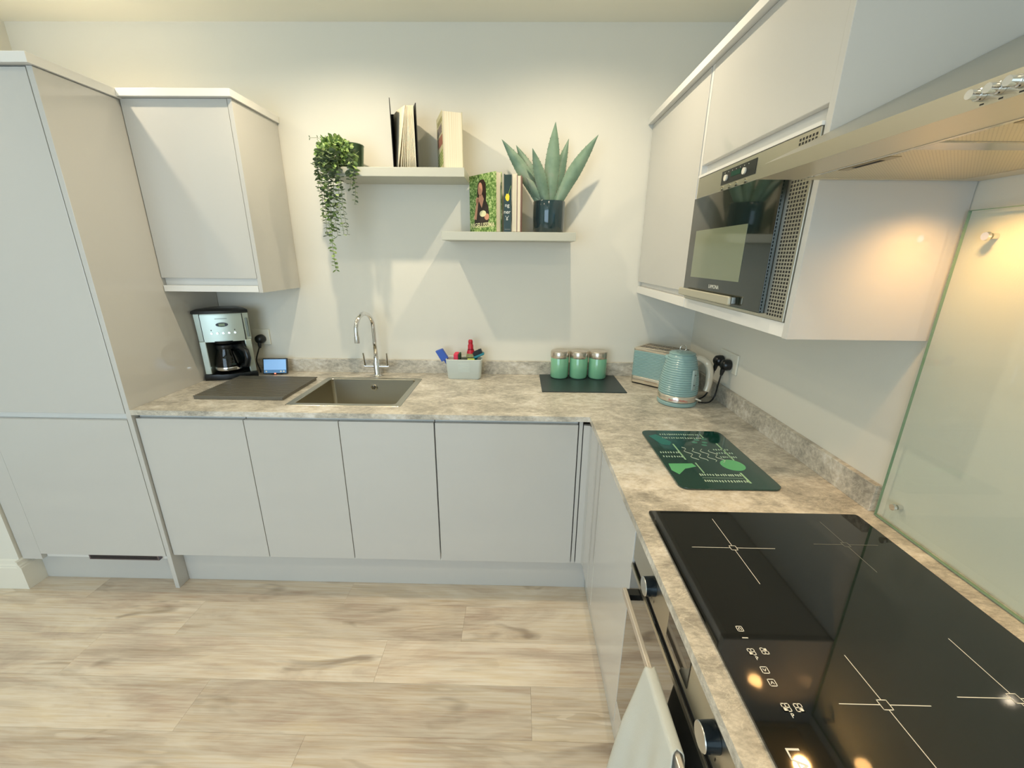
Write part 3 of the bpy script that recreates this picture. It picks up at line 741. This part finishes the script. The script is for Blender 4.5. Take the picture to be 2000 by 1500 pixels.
# ---------------------------------------------------------------- oven
t = thing('oven', 'built-in stainless steel oven below the hob', 'oven', (-.31, -1.6, .27))
OF = -.620; oy0, oy1 = -1.896, -1.300
w(B().box(-.60, -.04, oy0, oy1, .27, .884).obj('oven_body', mat('oven_case', srgb(70, 70, 68), .5, .5), t))
w(B().box(OF, -.601, oy0, oy1, .782, .884).obj('control_panel', STEEL, t, bevel=.001))
w(B().box(-.616, -.601, oy0, oy1, .768, .781).obj('seal_gap', DARKGAP, t))
dr = w(B().box(OF-.002, -.601, oy0, oy1, .272, .767).obj('door', OVENGLASS, t, bevel=.0015))
w(B().box(OF-.004, OF-.0022, oy0, oy1, .755, .767).obj('door_trim', STEEL, dr))
hx, hz = -.657, .742
hd = w(B().box(hx-.005, hx+.005, -1.83, -1.368, hz-.009, hz+.009).obj('handle', mat('handle_satin', srgb(205, 196, 184), .3, .6), dr, bevel=.002))
for y in (-1.392, -1.826): w(B().box(hx+.0052, OF-.0025, y, y+.020, hz-.008, hz+.008).obj('handle_bracket', BLACKP, hd))
dsp = w(B().box(OF-.0014, OF-.0002, -1.653, -1.546, .798, .862).obj('display', BLACKGLASS, t, bevel=.0004))
for y, lab in ((-1.452, 1), (-1.752, 2)):
    k = w(B().tube([(OF-.0004, y, .834), (OF-.022, y, .834)], [.0215, .0205], 36).obj('knob', mat('knob_dark', srgb(30, 40, 48), .2, .5), t, smooth=40))
    w(B().tube([(OF-.0222, y, .834), (OF-.0236, y, .834)], [.0205, .0195], 36).obj('knob_cap', KNOBFACE, k, smooth=40))
    for dy in (.0015, -.012): w(B().box(OF-.0005, OF-.0002, y+dy, y+dy+.002, .799, .805).obj('printed_mark', BLACKP, k))
t2 = thing('base_cabinet', 'white filler panel cabinet under and beyond the oven', 'cabinet', (-.3, -2.2, .15), group='white base cabinets')
w(B().box(-.60, -.02, -2.6, -1.90, .15, .886).box(-.60, -.02, -1.898, -1.300, .15, .268).obj('carcass', SATIN, t2))
w(B().box(-.622, -.601, -2.6, -1.90, .18, .868).box(-.622, -.601, -1.898, -1.300, .18, .267).obj('door', GLOSS, t2, bevel=.0015))

# ---------------------------------------------------------------- tea towel
TOW = mat('towel_cloth', srgb(206, 206, 196), .95)
nz = noise_bump(TOW, 900, .5)
def towel(u, v):
    # u across (0 left .. 1 right), v along: 0 = bottom of the front fall, .5 = over the bar, 1 = bottom behind the bar
    d = (.5-v)*2                                   # 1 bottom front .. 0 bar .. -1 back
    ad = abs(d); R_ = .0105
    spread = .070 + .075*min(1, ad)**.8
    y = -1.652 - (u-.5)*2*spread - .01*ad
    fall = .46*ad
    fold = sin(u*9.0+.6)*.5+sin(u*17+1.3)*.28
    amp = .022*min(1, ad*2.4)
    if ad < .06:
        a = d/.06*pi/2
        x = hx - R_*sin(a)*.9; z = hz+.0095+.0035*cos(a)
    else:
        sgn = 1 if d > 0 else -1
        f = (ad-.06)/.94
        x = hx - sgn*R_*.95 - (amp*(fold+.75)*f**.6 + .014*f if sgn > 0 else -.004*fold*f)
        z = hz+.006 - .46*f - .012*(1-cos((u-.5)*3))*f
        if sgn < 0: x = min(x, -.6265); z = hz+.006-.40*f
    return Vector((x, y, z))
tw = B().sheet(towel, 44, 90)
o = tw.obj('tea_towel', TOW, smooth='all'); 
md = o.modifiers.new('thick', 'SOLIDIFY'); md.thickness = .0018; md.offset = 0
tag(o, 'pale grey tea towel draped over the oven door handle', 'towel')

# ---------------------------------------------------------------- microwave
t = thing('microwave', 'built-in steel microwave with dark glass door', 'microwave', (-.2, -.945, 1.392))
MF = -.324
w(B().box(-.300, -.03, -1.240, -.648, 1.3925, 1.786).obj('casing', mat('mw_case', srgb(80, 80, 78), .5, .5), t))
w(B().box(MF, -.301, -1.2425, -.647, 1.3925, 1.788).obj('front_frame', STEEL, t, bevel=.001))
MG = mat('microwave_glass', srgb(20, 30, 25), .05, coat=.7)
dg = w(B().box(MF-.012, MF-.0002, -1.163, -.664, 1.402, 1.722).obj('door', MG, t, bevel=.0015))
w(B().box(MF-.0126, MF-.0121, -1.042, -.715, 1.470, 1.618).obj('viewing_window', mat('mw_window', srgb(120, 128, 104), .12, coat=.5), dg))
hbm = B().box(MF-.034, MF-.022, -1.045, -.675, 1.407, 1.432)
hh = w(hbm.obj('handle', mat('handle_steel', srgb(206, 200, 180), .3, .7), dg, bevel=.005, seg=3))
for y in (-.705, -1.03): w(B().box(MF-.0218, MF-.0122, y, y+.02, 1.411, 1.428).obj('handle_bracket', STEEL, hh))
w(text_mesh('LAMONA', .016, WHITEPRINT, 'lettering', dg, frame((MF-.0127, -.90, 1.4475), (0, -1, 0), (0, 0, 1))))
cp = w(B().box(MF-.0012, MF-.0002, -1.012, -.822, 1.7405, 1.778).obj('control_display', BLACKP, t))
w(B().tube([(MF-.0014, -.853, 1.757), (MF-.006, -.853, 1.757)], .0085, 24).obj('dial', SOCK, cp, smooth=40))
w(B().tube([(MF-.0014, -.957, 1.757), (MF-.006, -.957, 1.757)], .0085, 24).obj('dial', SOCK, cp, smooth=40))
w(B().box(MF-.002, MF-.0013, -.935, -.88, 1.755, 1.768).obj('digit_screen', mat('mw_lcd', srgb(20, 60, 48), .1), cp))
mk = B()
for k in range(7): mk.box(MF-.002, MF-.0013, -.842-k*.022-.001, -.842-k*.022+.001, 1.7705, 1.7725)
w(mk.obj('printed_mark', WHITEPRINT, cp))
for y in (-.832, -.876, -.915, -.965):
    w(B().tube([(MF-.0003, y, 1.731), (MF-.004, y, 1.731)], .0055, 16).obj('button', mat('mw_button', srgb(176, 172, 150), .3, .8), t, smooth=40))
vh = B()
for i in range(6):
    for j in range(46):
        y = -1.1795-i*.0104; z = 1.4035+j*.0083
        if z > 1.782: continue
        vh.box(MF-.0004, MF+.0002, y-.0028, y+.0028, z-.0026, z+.0026)
o = w(vh.obj('vent_holes', DARKGAP, t)); o['kind'] = 'stuff'

# ---------------------------------------------------------------- cooker hood
t = thing('cooker_hood', 'wedge-shaped stainless steel cooker hood above the hob', 'cooker hood', (-.22, -1.565, 1.685))
HX, HY0, HY1, HZ = -.446, -1.866, -1.2655, 1.685
b = B().prism([(HX, HZ+.024), (HX, HZ+.004), (-.0015, HZ+.004), (-.0015, 1.932)], HY0, HY1, 'y')
w(b.obj('canopy', STEELX, t, bevel=.0008))
w(B().box(HX-.0012, HX-.0001, HY0, HY1, HZ, HZ+.0245).obj('front_strip', STEEL, t))
# underside rim
UM = mat('hood_underside', srgb(214, 204, 180), .35, .35)
b = B().box(HX, -.368, HY0, HY1, HZ, HZ+.0035).box(-.050, -.0015, HY0, HY1, HZ, HZ+.0035).box(-.368, -.050, HY0, HY0+.012, HZ, HZ+.0035).box(-.368, -.050, HY1-.012, HY1, HZ, HZ+.0035)
w(b.obj('underside_frame', UM, t))
w(B().box(-.368, -.361, HY0+.012, HY1-.012, HZ-.001, HZ+.003).obj('frame_lip', CREAM, t))
FM = mat('filter_mesh', srgb(200, 188, 158), .4, .55)
tc = N(FM, 'ShaderNodeTexCoord'); vr = N(FM, 'ShaderNodeTexVoronoi'); vr.inputs['Scale'].default_value = 260; vr.inputs['Randomness'].default_value = 0
mpf = N(FM, 'ShaderNodeMapping'); mpf.inputs['Rotation'].default_value = (0, 0, radians(45)); L(FM, tc.outputs['Object'], mpf.inputs[0]); L(FM, mpf.outputs[0], vr.inputs['Vector'])
rp = ramp(FM, vr.outputs['Distance'], [(.22, srgb(112, 98, 72)), (.34, srgb(214, 202, 172))]); L(FM, rp.outputs[0], bsdf(FM).inputs['Base Color'])
for a, b_y in ((-1.5155, -1.278), (-1.853, -1.556)):
    f = w(B().box(-.3605, -.0505, a, b_y, HZ+.0010, HZ+.0038).obj('grease_filter', FM, t))
    ym = b_y-.135
    w(B().box(-.352, -.334, ym-.055, ym+.055, HZ+.0001, HZ+.0009).obj('latch', mat('latch_grey', srgb(176, 160, 128), .4, .6), f))
    w(B().box(-.347, -.339, ym-.03, ym+.03, HZ-.0003, HZ).obj('latch_slot', DARKGAP, f))
w(B().box(-.3605, -.0505, -1.555, -1.5165, HZ-.001, HZ+.0038).obj('divider_bar', CREAM, t))
for y in (-1.688, -1.706, -1.724):
    k = w(B().tube([(HX-.0014, y, HZ+.012), (HX-.006, y, HZ+.012), (HX-.0062, y, HZ+.012), (HX-.015, y, HZ+.012)], [.0062, .0060, .0048, .0046], 24).obj('knob', CHROME, t, smooth=40))
for y in (-1.693, -1.711, -1.729): w(B().box(HX-.0015, HX-.0013, y, y+.004, HZ+.0015, HZ+.003).obj('printed_mark', BLACKP, t))
for y in (-1.42, -1.72):
    w(B().lathe([(.026, HZ-.0025), (.028, HZ-.0001)], -.075+0, y, 28).obj('lamp_lens', mat('lamp_lens', srgb(255, 220, 160), .4, emis=(1, .72, .4, 1), es=2), t, smooth=40)) if False else None

# ---------------------------------------------------------------- glass splashback
t = thing('glass_splashback', 'pale green glass splashback behind the hob', 'splashback', (-.012, -1.6, .915))
w(B().box(-.018, -.012, -2.1, -1.280, .9155, 1.627).obj('glass_panel', SPLASH, t))
EG = mat('glass_edge', srgb(128, 156, 128), .15)
w(B().box(-.018, -.012, -1.2798, -1.2785, .9155, 1.627).box(-.018, -.012, -2.1, -1.2785, .9125, .9150).box(-.018, -.012, -2.1, -1.2785, 1.6272, 1.6285).obj('polished_edge', EG, t))
for y, z in ((-1.330, 1.577), (-1.322, .962)):
    w(B().tube([(-.0182, y, z), (-.0235, y, z)], [.0085, .0075], 24).obj('screw_cap', CHROME, t, smooth=40))
    w(B().tube([(-.0119, y, z), (-.0004, y, z)], .006, 16).obj('spacer', CHROME, t, smooth=40))

# ---------------------------------------------------------------- shelves
tag(B().box(-.3, .3, -.213, -.0005, 0, .037).obj('floating_shelf', SHELF, at=(-1.476, 0, 1.862), bevel=.001), 'upper grey floating shelf holding the trailing plant', 'shelf', 'grey floating shelves')
tag(B().box(-.3055, .3055, -.213, -.0005, 0, .037).obj('floating_shelf', SHELF, at=(-.9805, 0, 1.600), bevel=.001), 'lower grey floating shelf holding the agave pot', 'shelf', 'grey floating shelves')
S1, S2 = 1.8992, 1.6372

# ---------------------------------------------------------------- books
PAGE = mat('page_cream', srgb(232, 222, 200), .8)
nzp = N(PAGE, 'ShaderNodeTexNoise')
tcp = N(PAGE, 'ShaderNodeTexCoord'); mpp = N(PAGE, 'ShaderNodeMapping'); mpp.inputs['Scale'].default_value = (500, 3, 1)
L(PAGE, tcp.outputs['Object'], mpp.inputs[0]); L(PAGE, mpp.outputs[0], nzp.inputs['Vector']); nzp.inputs['Scale'].default_value = 1
rp = ramp(PAGE, nzp.outputs[0], [(.35, srgb(216, 204, 174)), (.6, srgb(236, 228, 206))]); L(PAGE, rp.outputs[0], bsdf(PAGE).inputs['Base Color'])
def book(label, p_back, p_front, thick, h, z, cover, group, spine=None, pages=PAGE, cov_t=.0018):
    """closed book: left cover plane runs from p_back to p_front, thickness to the right (+x side); local x = right, local -y = front"""
    a = Vector(p_back+(0,)); c_ = Vector(p_front+(0,)); d = c_-a; dep = d.length
    ang = math.atan2(-d.x, d.y)+pi       # local -y along d
    rz = math.atan2(d.x, -d.y)
    t = thing('book', label, 'book', (c_.x, c_.y, z), rz, group)
    cv = B().box(0, cov_t, 0, dep, 0, h).box(thick-cov_t, thick, 0, dep, 0, h).box(cov_t, thick-cov_t, dep-cov_t, dep, 0, h).obj('cover', cover, t)
    B().box(cov_t+.0002, thick-cov_t-.0002, .003, dep-cov_t-.0004, .002, h-.003).obj('page_block', pages, t)
    return t, cv, dep
def on_cover(t, dep, name, m, polys, lift=.0004):
    """polys in cover coordinates (s from left(back) to right(front) seen from the left, height)"""
    b = B()
    for p in polys: b.prism([(dep-s_, z_) for s_, z_ in p], -lift-.0002, -lift, 'x')
    return b.obj(name, m, t)

# woman-on-green cover
GRN = mat('leafy_cover', srgb(80, 140, 50), .3)
tcx = N(GRN, 'ShaderNodeTexCoord'); v1 = N(GRN, 'ShaderNodeTexVoronoi'); v1.inputs['Scale'].default_value = 120; n1 = N(GRN, 'ShaderNodeTexNoise'); n1.inputs['Scale'].default_value = 40; n1.inputs['Detail'].default_value = 5
L(GRN, tcx.outputs['Object'], v1.inputs['Vector']); L(GRN, tcx.outputs['Object'], n1.inputs['Vector'])
mx = mix(GRN, .5, v1.outputs['Distance'], n1.outputs[0]); rr = ramp(GRN, mx.outputs[0], [(.28, srgb(40, 70, 26)), (.42, srgb(88, 128, 58)), (.56, srgb(138, 168, 96)), (.72, srgb(196, 212, 150))]); L(GRN, rr.outputs[0], bsdf(GRN).inputs['Base Color'])
t, cv, dep = book('cookbook with a dark-haired woman on a leafy green cover', (-1.172, -.062), (-1.038, -.200), .034, .251, S2, GRN, 'books on the lower shelf')
HAIR = mat('print_hair', srgb(44, 26, 20), .4); SKIN = mat('print_skin', srgb(206, 150, 122), .4); DRESS = mat('print_dress', srgb(48, 40, 36), .4); CREAMP = mat('print_cream', srgb(230, 226, 180), .4)
def ell(cx_, cy_, rx, ry, n=18): return [(cx_+rx*cos(2*pi*k/n), cy_+ry*sin(2*pi*k/n)) for k in range(n)]
on_cover(t, dep, 'printed_hair', HAIR, [[(.062, .12), (.058, .175), (.064, .212), (.082, .228), (.105, .228), (.120, .21), (.124, .16), (.118, .118), (.10, .112)]])
on_cover(t, dep, 'printed_dress', DRESS, [[(.035, .03), (.042, .10), (.056, .138), (.09, .15), (.122, .138), (.140, .11), (.142, .06), (.135, .03)]], .0007)
on_cover(t, dep, 'printed_skin', SKIN, [ell(.082, .188, .0165, .029), [(.074, .165), (.068, .145), (.092, .108), (.108, .145), (.096, .165)], [(.034, .062), (.058, .150), (.070, .148), (.052, .058)], ell(.06, .142, .012, .014), ell(.128, .068, .017, .014)], .0010)
on_cover(t, dep, 'printed_cup', CREAMP, [ell(.100, .083, .024, .014)], .0013)
text_mesh('NIGELLISSIMA', .0285, CREAMP, 'lettering', t, frame((-.0015, dep*.5, .032), (0, -1, 0), (0, 0, 1)), bold=.0004)
# dark cover with yellow tulip
DKG = mat('dark_cover', srgb(16, 44, 34), .3, bump=(60, .1))
t, cv, dep = book('dark green book with a yellow tulip and white lettering', (-1.000, -.095), (-1.003+.0, -.200), .004, .240, S2, DKG, 'books on the lower shelf')
bpy.data.objects.remove(cv) if False else None
# front-facing narrow spine-like cover seen from the front
sp = B().box(-.0, .034, -.004, -.0008, 0, .236).obj('front_cover', DKG, t)
YEL = mat('tulip_yellow', srgb(238, 212, 40), .4)
b = B(); b.prism([(.012, .160), (.006, .145), (.010, .133), (.018, .128), (.024, .135), (.025, .150), (.020, .161), (.016, .157)], -.0048, -.0042, 'y'); b.obj('printed_tulip', YEL, t)
b = B(); b.prism([(.020, .160), (.0215, .160), (.032, .192), (.0305, .192)], -.0048, -.0042, 'y'); b.obj('printed_stem', mat('stem_print', srgb(150, 180, 80), .4), t)
for s_, z_, q in (('ng', .112, .022), ('ner', .084, .022), ("'g'", .060, .020)):
    text_mesh(s_, q, WHITEPRINT, 'lettering', t, frame((.015, -.0046, z_), (1, 0, 0), (0, 0, 1)))
B().box(.004, .03, -.0046, -.0042, .010, .012).obj('printed_line', GREYPRINT, t)
CRC = mat('cream_cover', srgb(226, 216, 196), .45); PNK = mat('pinkish_cover', srgb(150, 116, 110), .5)
t, cv, dep = book('slim cream paperback right of the tulip book', (-.958, -.09), (-.966, -.198), .020, .243, S2, CRC, 'books on the lower shelf')
t, cv, dep = book('slim book with brown edges standing nearest the agave pot', (-.938, -.140), (-.945, -.198), .018, .236, S2, PNK, 'books on the lower shelf')
# upper shelf: open black hardback
t = thing('book', 'half-open black hardback with fanned pages on the upper shelf', 'book', (-1.42, -.13, S1), 0, 'books on the upper shelf')
BLK = mat('black_cover', srgb(22, 24, 22), .5)
b = B()
def slab(b, p, q, th, h0, h1, k=1):
    p = Vector(p); q = Vector(q); n_ = Vector((-(q-p).y, (q-p).x)).normalized()*th/2
    b.prism([tuple(p+n_), tuple(q+n_), tuple(q-n_), tuple(p-n_)], h0, h1)
slab(b, (-.107, .080), (-.066, -.072), .003, 0, .264); slab(b, (-.016, .080), (.043, -.070), .003, 0, .246); b.box(-.1055, -.0165, .0785, .0815, 0, .246)
b.obj('cover', BLK, t)
for k in range(11):
    f_ = k/10
    def sheetf(u, v, f_=f_):
        sx = -.094+.070*f_                      # at the spine
        top = -.004+.036*f_**1.2; bot = -.048+.080*f_**.75
        ex = bot+(top-bot)*v
        x = sx+(ex-sx)*u - .012*sin(pi*u)*(1-f_)*(1-v*.3)
        return Vector((x, .076-.140*u, .003+.236*v))
    o = B().sheet(sheetf, 8, 6).obj('page', PAGE, t, smooth='all'); md = o.modifiers.new('s', 'SOLIDIFY'); md.thickness = .0010 + .0022*(f_ > .3)
# thick paperback
STR = mat('paperback_cover', srgb(190, 186, 150), .45)
t, cv, dep = book('thick paperback with patterned cover on the upper shelf', (-1.318, -.055), (-1.268, -.198), .088, .222, S1, STR, 'books on the upper shelf', cov_t=.001)
on_cover(t, dep, 'printed_band', mat('olive_print', srgb(140, 138, 90), .5), [[(.03, .182), (.15, .182), (.15, .200), (.03, .200)]])
on_cover(t, dep, 'printed_title', mat('plum_print', srgb(112, 98, 104), .5), [rect(.02+k*.021, .034+k*.021, .142, .176) for k in range(6)])
on_cover(t, dep, 'printed_block', mat('rust_print', srgb(150, 100, 84), .5), [[(.02, .095), (.15, .095), (.15, .134), (.02, .134)]])
on_cover(t, dep, 'printed_stripe', mat('green_print', srgb(120, 150, 60), .5), [[(.02, .012+k*.012), (.15, .022+k*.012), (.15, .028+k*.012), (.02, .018+k*.012)] for k in range(5)])
tcv = B()
# ---------------------------------------------------------------- agave
t = thing('potted_agave', 'spiky grey-green agave in a glossy dark pot', 'plant', (-.795, -.105, S2))
POT = mat('dark_pot', srgb(22, 50, 56), .10, coat=.7)
B().lathe([(.070, 0), (.073, .004), (.0745, .136), (.0735, .139), (.069, .138), (.068, .118), (.002, .117)], 0, 0, 56).obj('pot', POT, t, smooth=40)
B().lathe([(.067, .1175), (.05, .122), (.002, .124)], 0, 0, 24).obj('soil', mat('soil', srgb(50, 42, 34), .95), t, smooth=40)
AG = mat('agave_leaf', srgb(118, 142, 122), .5)
tcx = N(AG, 'ShaderNodeTexCoord'); n1 = N(AG, 'ShaderNodeTexNoise'); n1.inputs['Scale'].default_value = 14; n1.inputs['Detail'].default_value = 5; L(AG, tcx.outputs['Object'], n1.inputs['Vector'])
rr = ramp(AG, n1.outputs[0], [(.3, srgb(86, 116, 98)), (.55, srgb(118, 144, 122)), (.75, srgb(138, 148, 132))]); L(AG, rr.outputs[0], bsdf(AG).inputs['Base Color'])
PC = Vector((-.795, -.105, S2))
tips = [(-1.015, -.15, 2.023, .021), (-.952, -.09, 2.014, .021), (-.880, -.19, 1.980, .018), (-.779, -.125, 2.098, .0235), (-.712, -.065, 2.047, .018), (-.592, -.15, 2.043, .0215), (-.648, -.13, 1.940, .016), (-.905, -.15, 1.872, .017), (-.80, -.045, 1.97, .016)]
for (x, y, z, wd) in tips:
    wd *= 1.5
    tip = Vector((x, y, z))-PC; base = Vector((tip.x*.16, tip.y*.25-.004, .122))
    dirv = tip-base; Ln = dirv.length; side = dirv.cross(Vector((0, 1, 0))); side = Vector((side.x, 0, side.z)).normalized() if side.length else Vector((1, 0, 0))
    if side.x < 0: side = -side
    nrm_ = dirv.normalized().cross(side).normalized()
    if nrm_.y > 0: nrm_ = -nrm_
    bmv = B(); n_ = 16; rings = []
    horiz = Vector((dirv.x, dirv.y, 0))
    for i in range(n_+1):
        s_ = i/n_
        c_ = base+dirv*s_ - horiz*.10*sin(pi*s_)*(.6)
        hw = wd*(.62+.75*s_ if s_ < .45 else (.9575)*(1-((s_-.45)/.55)**1.9))*1.0
        hw = max(hw, .0006)
        ch = hw*.35; th = .0035*(1-s_*.8)+hw*.05
        ring = []
        for k in range(-3, 4):
            q = k/3; tooth = 0
            ring.append(c_+side*hw*q - nrm_*ch*(q*q) + nrm_*th*(1-q*q))
        for k in range(2, -3, -1):
            q = k/3; ring.append(c_+side*hw*q - nrm_*ch*(q*q) - nrm_*th*(1-q*q))
        rings.append([bmv.bm.verts.new(p) for p in ring])
    for a, b2 in zip(rings, rings[1:]):
        m_ = len(a)
        for k in range(m_): bmv.bm.faces.new((a[k], a[(k+1) % m_], b2[(k+1) % m_], b2[k]))
    bmv.bm.faces.new(rings[0][::-1]); bmv.bm.faces.new(rings[-1])
    lf = bmv.obj('leaf', AG, t, smooth=60)
    # marginal teeth
    tb = B()
    for i in range(3, n_-2):
        for sd in (-1, 1):
            s_ = i/n_; c_ = base+dirv*s_ - horiz*.06*sin(pi*s_)
            hw = wd*(.62+.75*s_ if s_ < .45 else (.9575)*(1-((s_-.45)/.55)**1.9))
            e0 = c_+side*hw*sd*.97 - nrm_*hw*.35
            dn = dirv.normalized()
            p = [e0-dn*.0025, e0+dn*.0025, e0+side*sd*.0032+dn*.002, e0+nrm_*.001]
            vv = [tb.bm.verts.new(q) for q in p]
            for f_ in ((0, 1, 2), (0, 1, 3), (1, 2, 3), (0, 2, 3)): tb.bm.faces.new([vv[q] for q in f_])
    o = tb.obj('teeth', mat('teeth', srgb(96, 84, 70), .6), lf); o['kind'] = 'stuff'

# ---------------------------------------------------------------- trailing plant
t = thing('trailing_plant', 'trailing green plant in a metal pot at the upper shelf end', 'plant', (-1.700, -.115, S1))
POTG = mat('green_metal_pot', srgb(88, 112, 84), .3, .6)
B().lathe([(.040, 0), (.046, .003), (.056, .100), (.058, .103), (.056, .106), (.053, .103), (.046, .09), (.002, .088)], 0, 0, 40).obj('pot', POTG, t, smooth=50)
PL_ = mat('vine_leaf', srgb(104, 138, 74), .5)
oi = N(PL_, 'ShaderNodeTexCoord'); n1 = N(PL_, 'ShaderNodeTexNoise'); n1.inputs['Scale'].default_value = 45; n1.inputs['Detail'].default_value = 3; L(PL_, oi.outputs['Object'], n1.inputs['Vector'])
rr = ramp(PL_, n1.outputs[0], [(.3, srgb(92, 120, 66)), (.5, srgb(136, 164, 92)), (.7, srgb(182, 200, 136))]); L(PL_, rr.outputs[0], bsdf(PL_).inputs['Base Color'])
VD = mat('vine_leaf_grey', srgb(96, 112, 84), .5); STM = mat('vine_stem', srgb(120, 132, 90), .6)
rng = random.Random(11)
def leaf(b, p, d, up, l, wd):
    d = d.normalized(); sd = d.cross(up); sd = sd.normalized() if sd.length > 1e-4 else Vector((1, 0, 0)); u_ = sd.cross(d)
    q = [p, p+d*l*.3+sd*wd*.5+u_*l*.05, p+d*l*.7+sd*wd*.45+u_*l*.05, p+d*l, p+d*l*.7-sd*wd*.45+u_*l*.05, p+d*l*.3-sd*wd*.5+u_*l*.05]
    m0 = b.bm.verts.new(p+d*l*.5-u_*l*.06); v = [b.bm.verts.new(x) for x in q]
    for i in range(6): b.bm.faces.new((m0, v[i], v[(i+1) % 6]))
def rv():
    return Vector((rng.gauss(0, 1), rng.gauss(0, 1), rng.gauss(0, 1))).normalized()
# bushy crown
fol = B()
for i in range(760):
    c0 = Vector((-.052, -.055, .062)); s3 = Vector((.070, .050, .062))
    v_ = rv(); v_ = Vector((v_.x*s3.x, v_.y*s3.y, v_.z*s3.z))*rng.uniform(.65, 1.05)
    p = c0+v_
    if p.z < -.030 and p.x > .0: continue
    if p.y > .10: continue
    # keep clear of the shelf
    if p.z < .012 and p.x > -.090 and p.y > -.110: p.y = -.112-rng.uniform(0, .03)
    leaf(fol, p, (v_+rv()*.05), rv(), rng.uniform(.014, .024), rng.uniform(.011, .018))
o = fol.obj('foliage', PL_, t); o['kind'] = 'stuff'
# vines: start x, y, end x, y, z end (local)
vines = [(-.11, -.06, -.135, -.07, -.04, 1), (-.09, -.10, -.112, -.11, -.22, 0), (-.08, -.12, -.100, -.115, -.285, 1), (-.06, -.11, -.083, -.115, -.285, 0), (-.055, -.10, -.078, -.112, -.435, 1),
         (-.04, -.12, -.055, -.115, -.285, 1), (-.03, -.115, -.028, -.118, -.28, 0), (-.02, -.12, -.012, -.12, -.28, 0), (.03, -.08, .045, -.125, -.155, 0), (.035, -.07, .030, -.125, -.09, 1), (.05, -.05, .045, -.115, -.07, 1),
         (-.07, -.06, -.10, -.10, -.15, 0), (-.045, -.12, -.045, -.125, -.18, 1), (-.075, -.12, -.068, -.13, -.2, 0), (-.10, -.05, -.125, -.10, -.10, 0)]
for (x0, y0, x1, y1, ze, hv) in vines:
    b = B(); p0 = Vector((x0, y0, .07)); P_ = []
    steps = max(7, int((.07-ze)/.0165))
    for i in range(steps+1):
        s_ = i/steps; z = .07+(ze-.07)*s_
        k = 1-(1-s_)**3
        P_.append(Vector((x0+(x1-x0)*k+.004*sin(s_*9+x0*50), min(y0+(y1-y0)*k-.012*sin(pi*min(1, s_*2))*(s_ < .5), -.120 if z < .02 and x1 > -.09 else 9), z)))
    stem = B().tube(P_, .0009, 5).obj('vine', STM, t, smooth='all')
    for i in range(1, len(P_)):
        p = P_[i]; s_ = i/steps; sz = (1.05-.5*s_)*(1.25 if hv else .9)
        th = rng.uniform(0, pi)
        for sg in (0, pi):
            d = Vector((cos(th+sg), .7*sin(th+sg), rng.uniform(-.85, .35)))
            leaf(b, p, d, Vector((0, 0, 1))+rv()*.5, .0275*sz*rng.uniform(.8, 1.15), .0225*sz)
    o = b.obj('leaves', PL_ if rng.random() < .5 else VD, stem); o['kind'] = 'stuff'
# sprig sticking out at the top left
b = B(); P_ = [Vector((-.09, -.06, .10)), Vector((-.115, -.07, .118)), Vector((-.145, -.08, .115))]
st = B().tube(P_, .0009, 5).obj('vine', STM, t)
for p in P_:
    for sg in (1, -1): leaf(b, p, Vector((-.4, 0, sg)), rv(), .011, .004)
b.obj('leaves', VD, st)['kind'] = 'stuff'
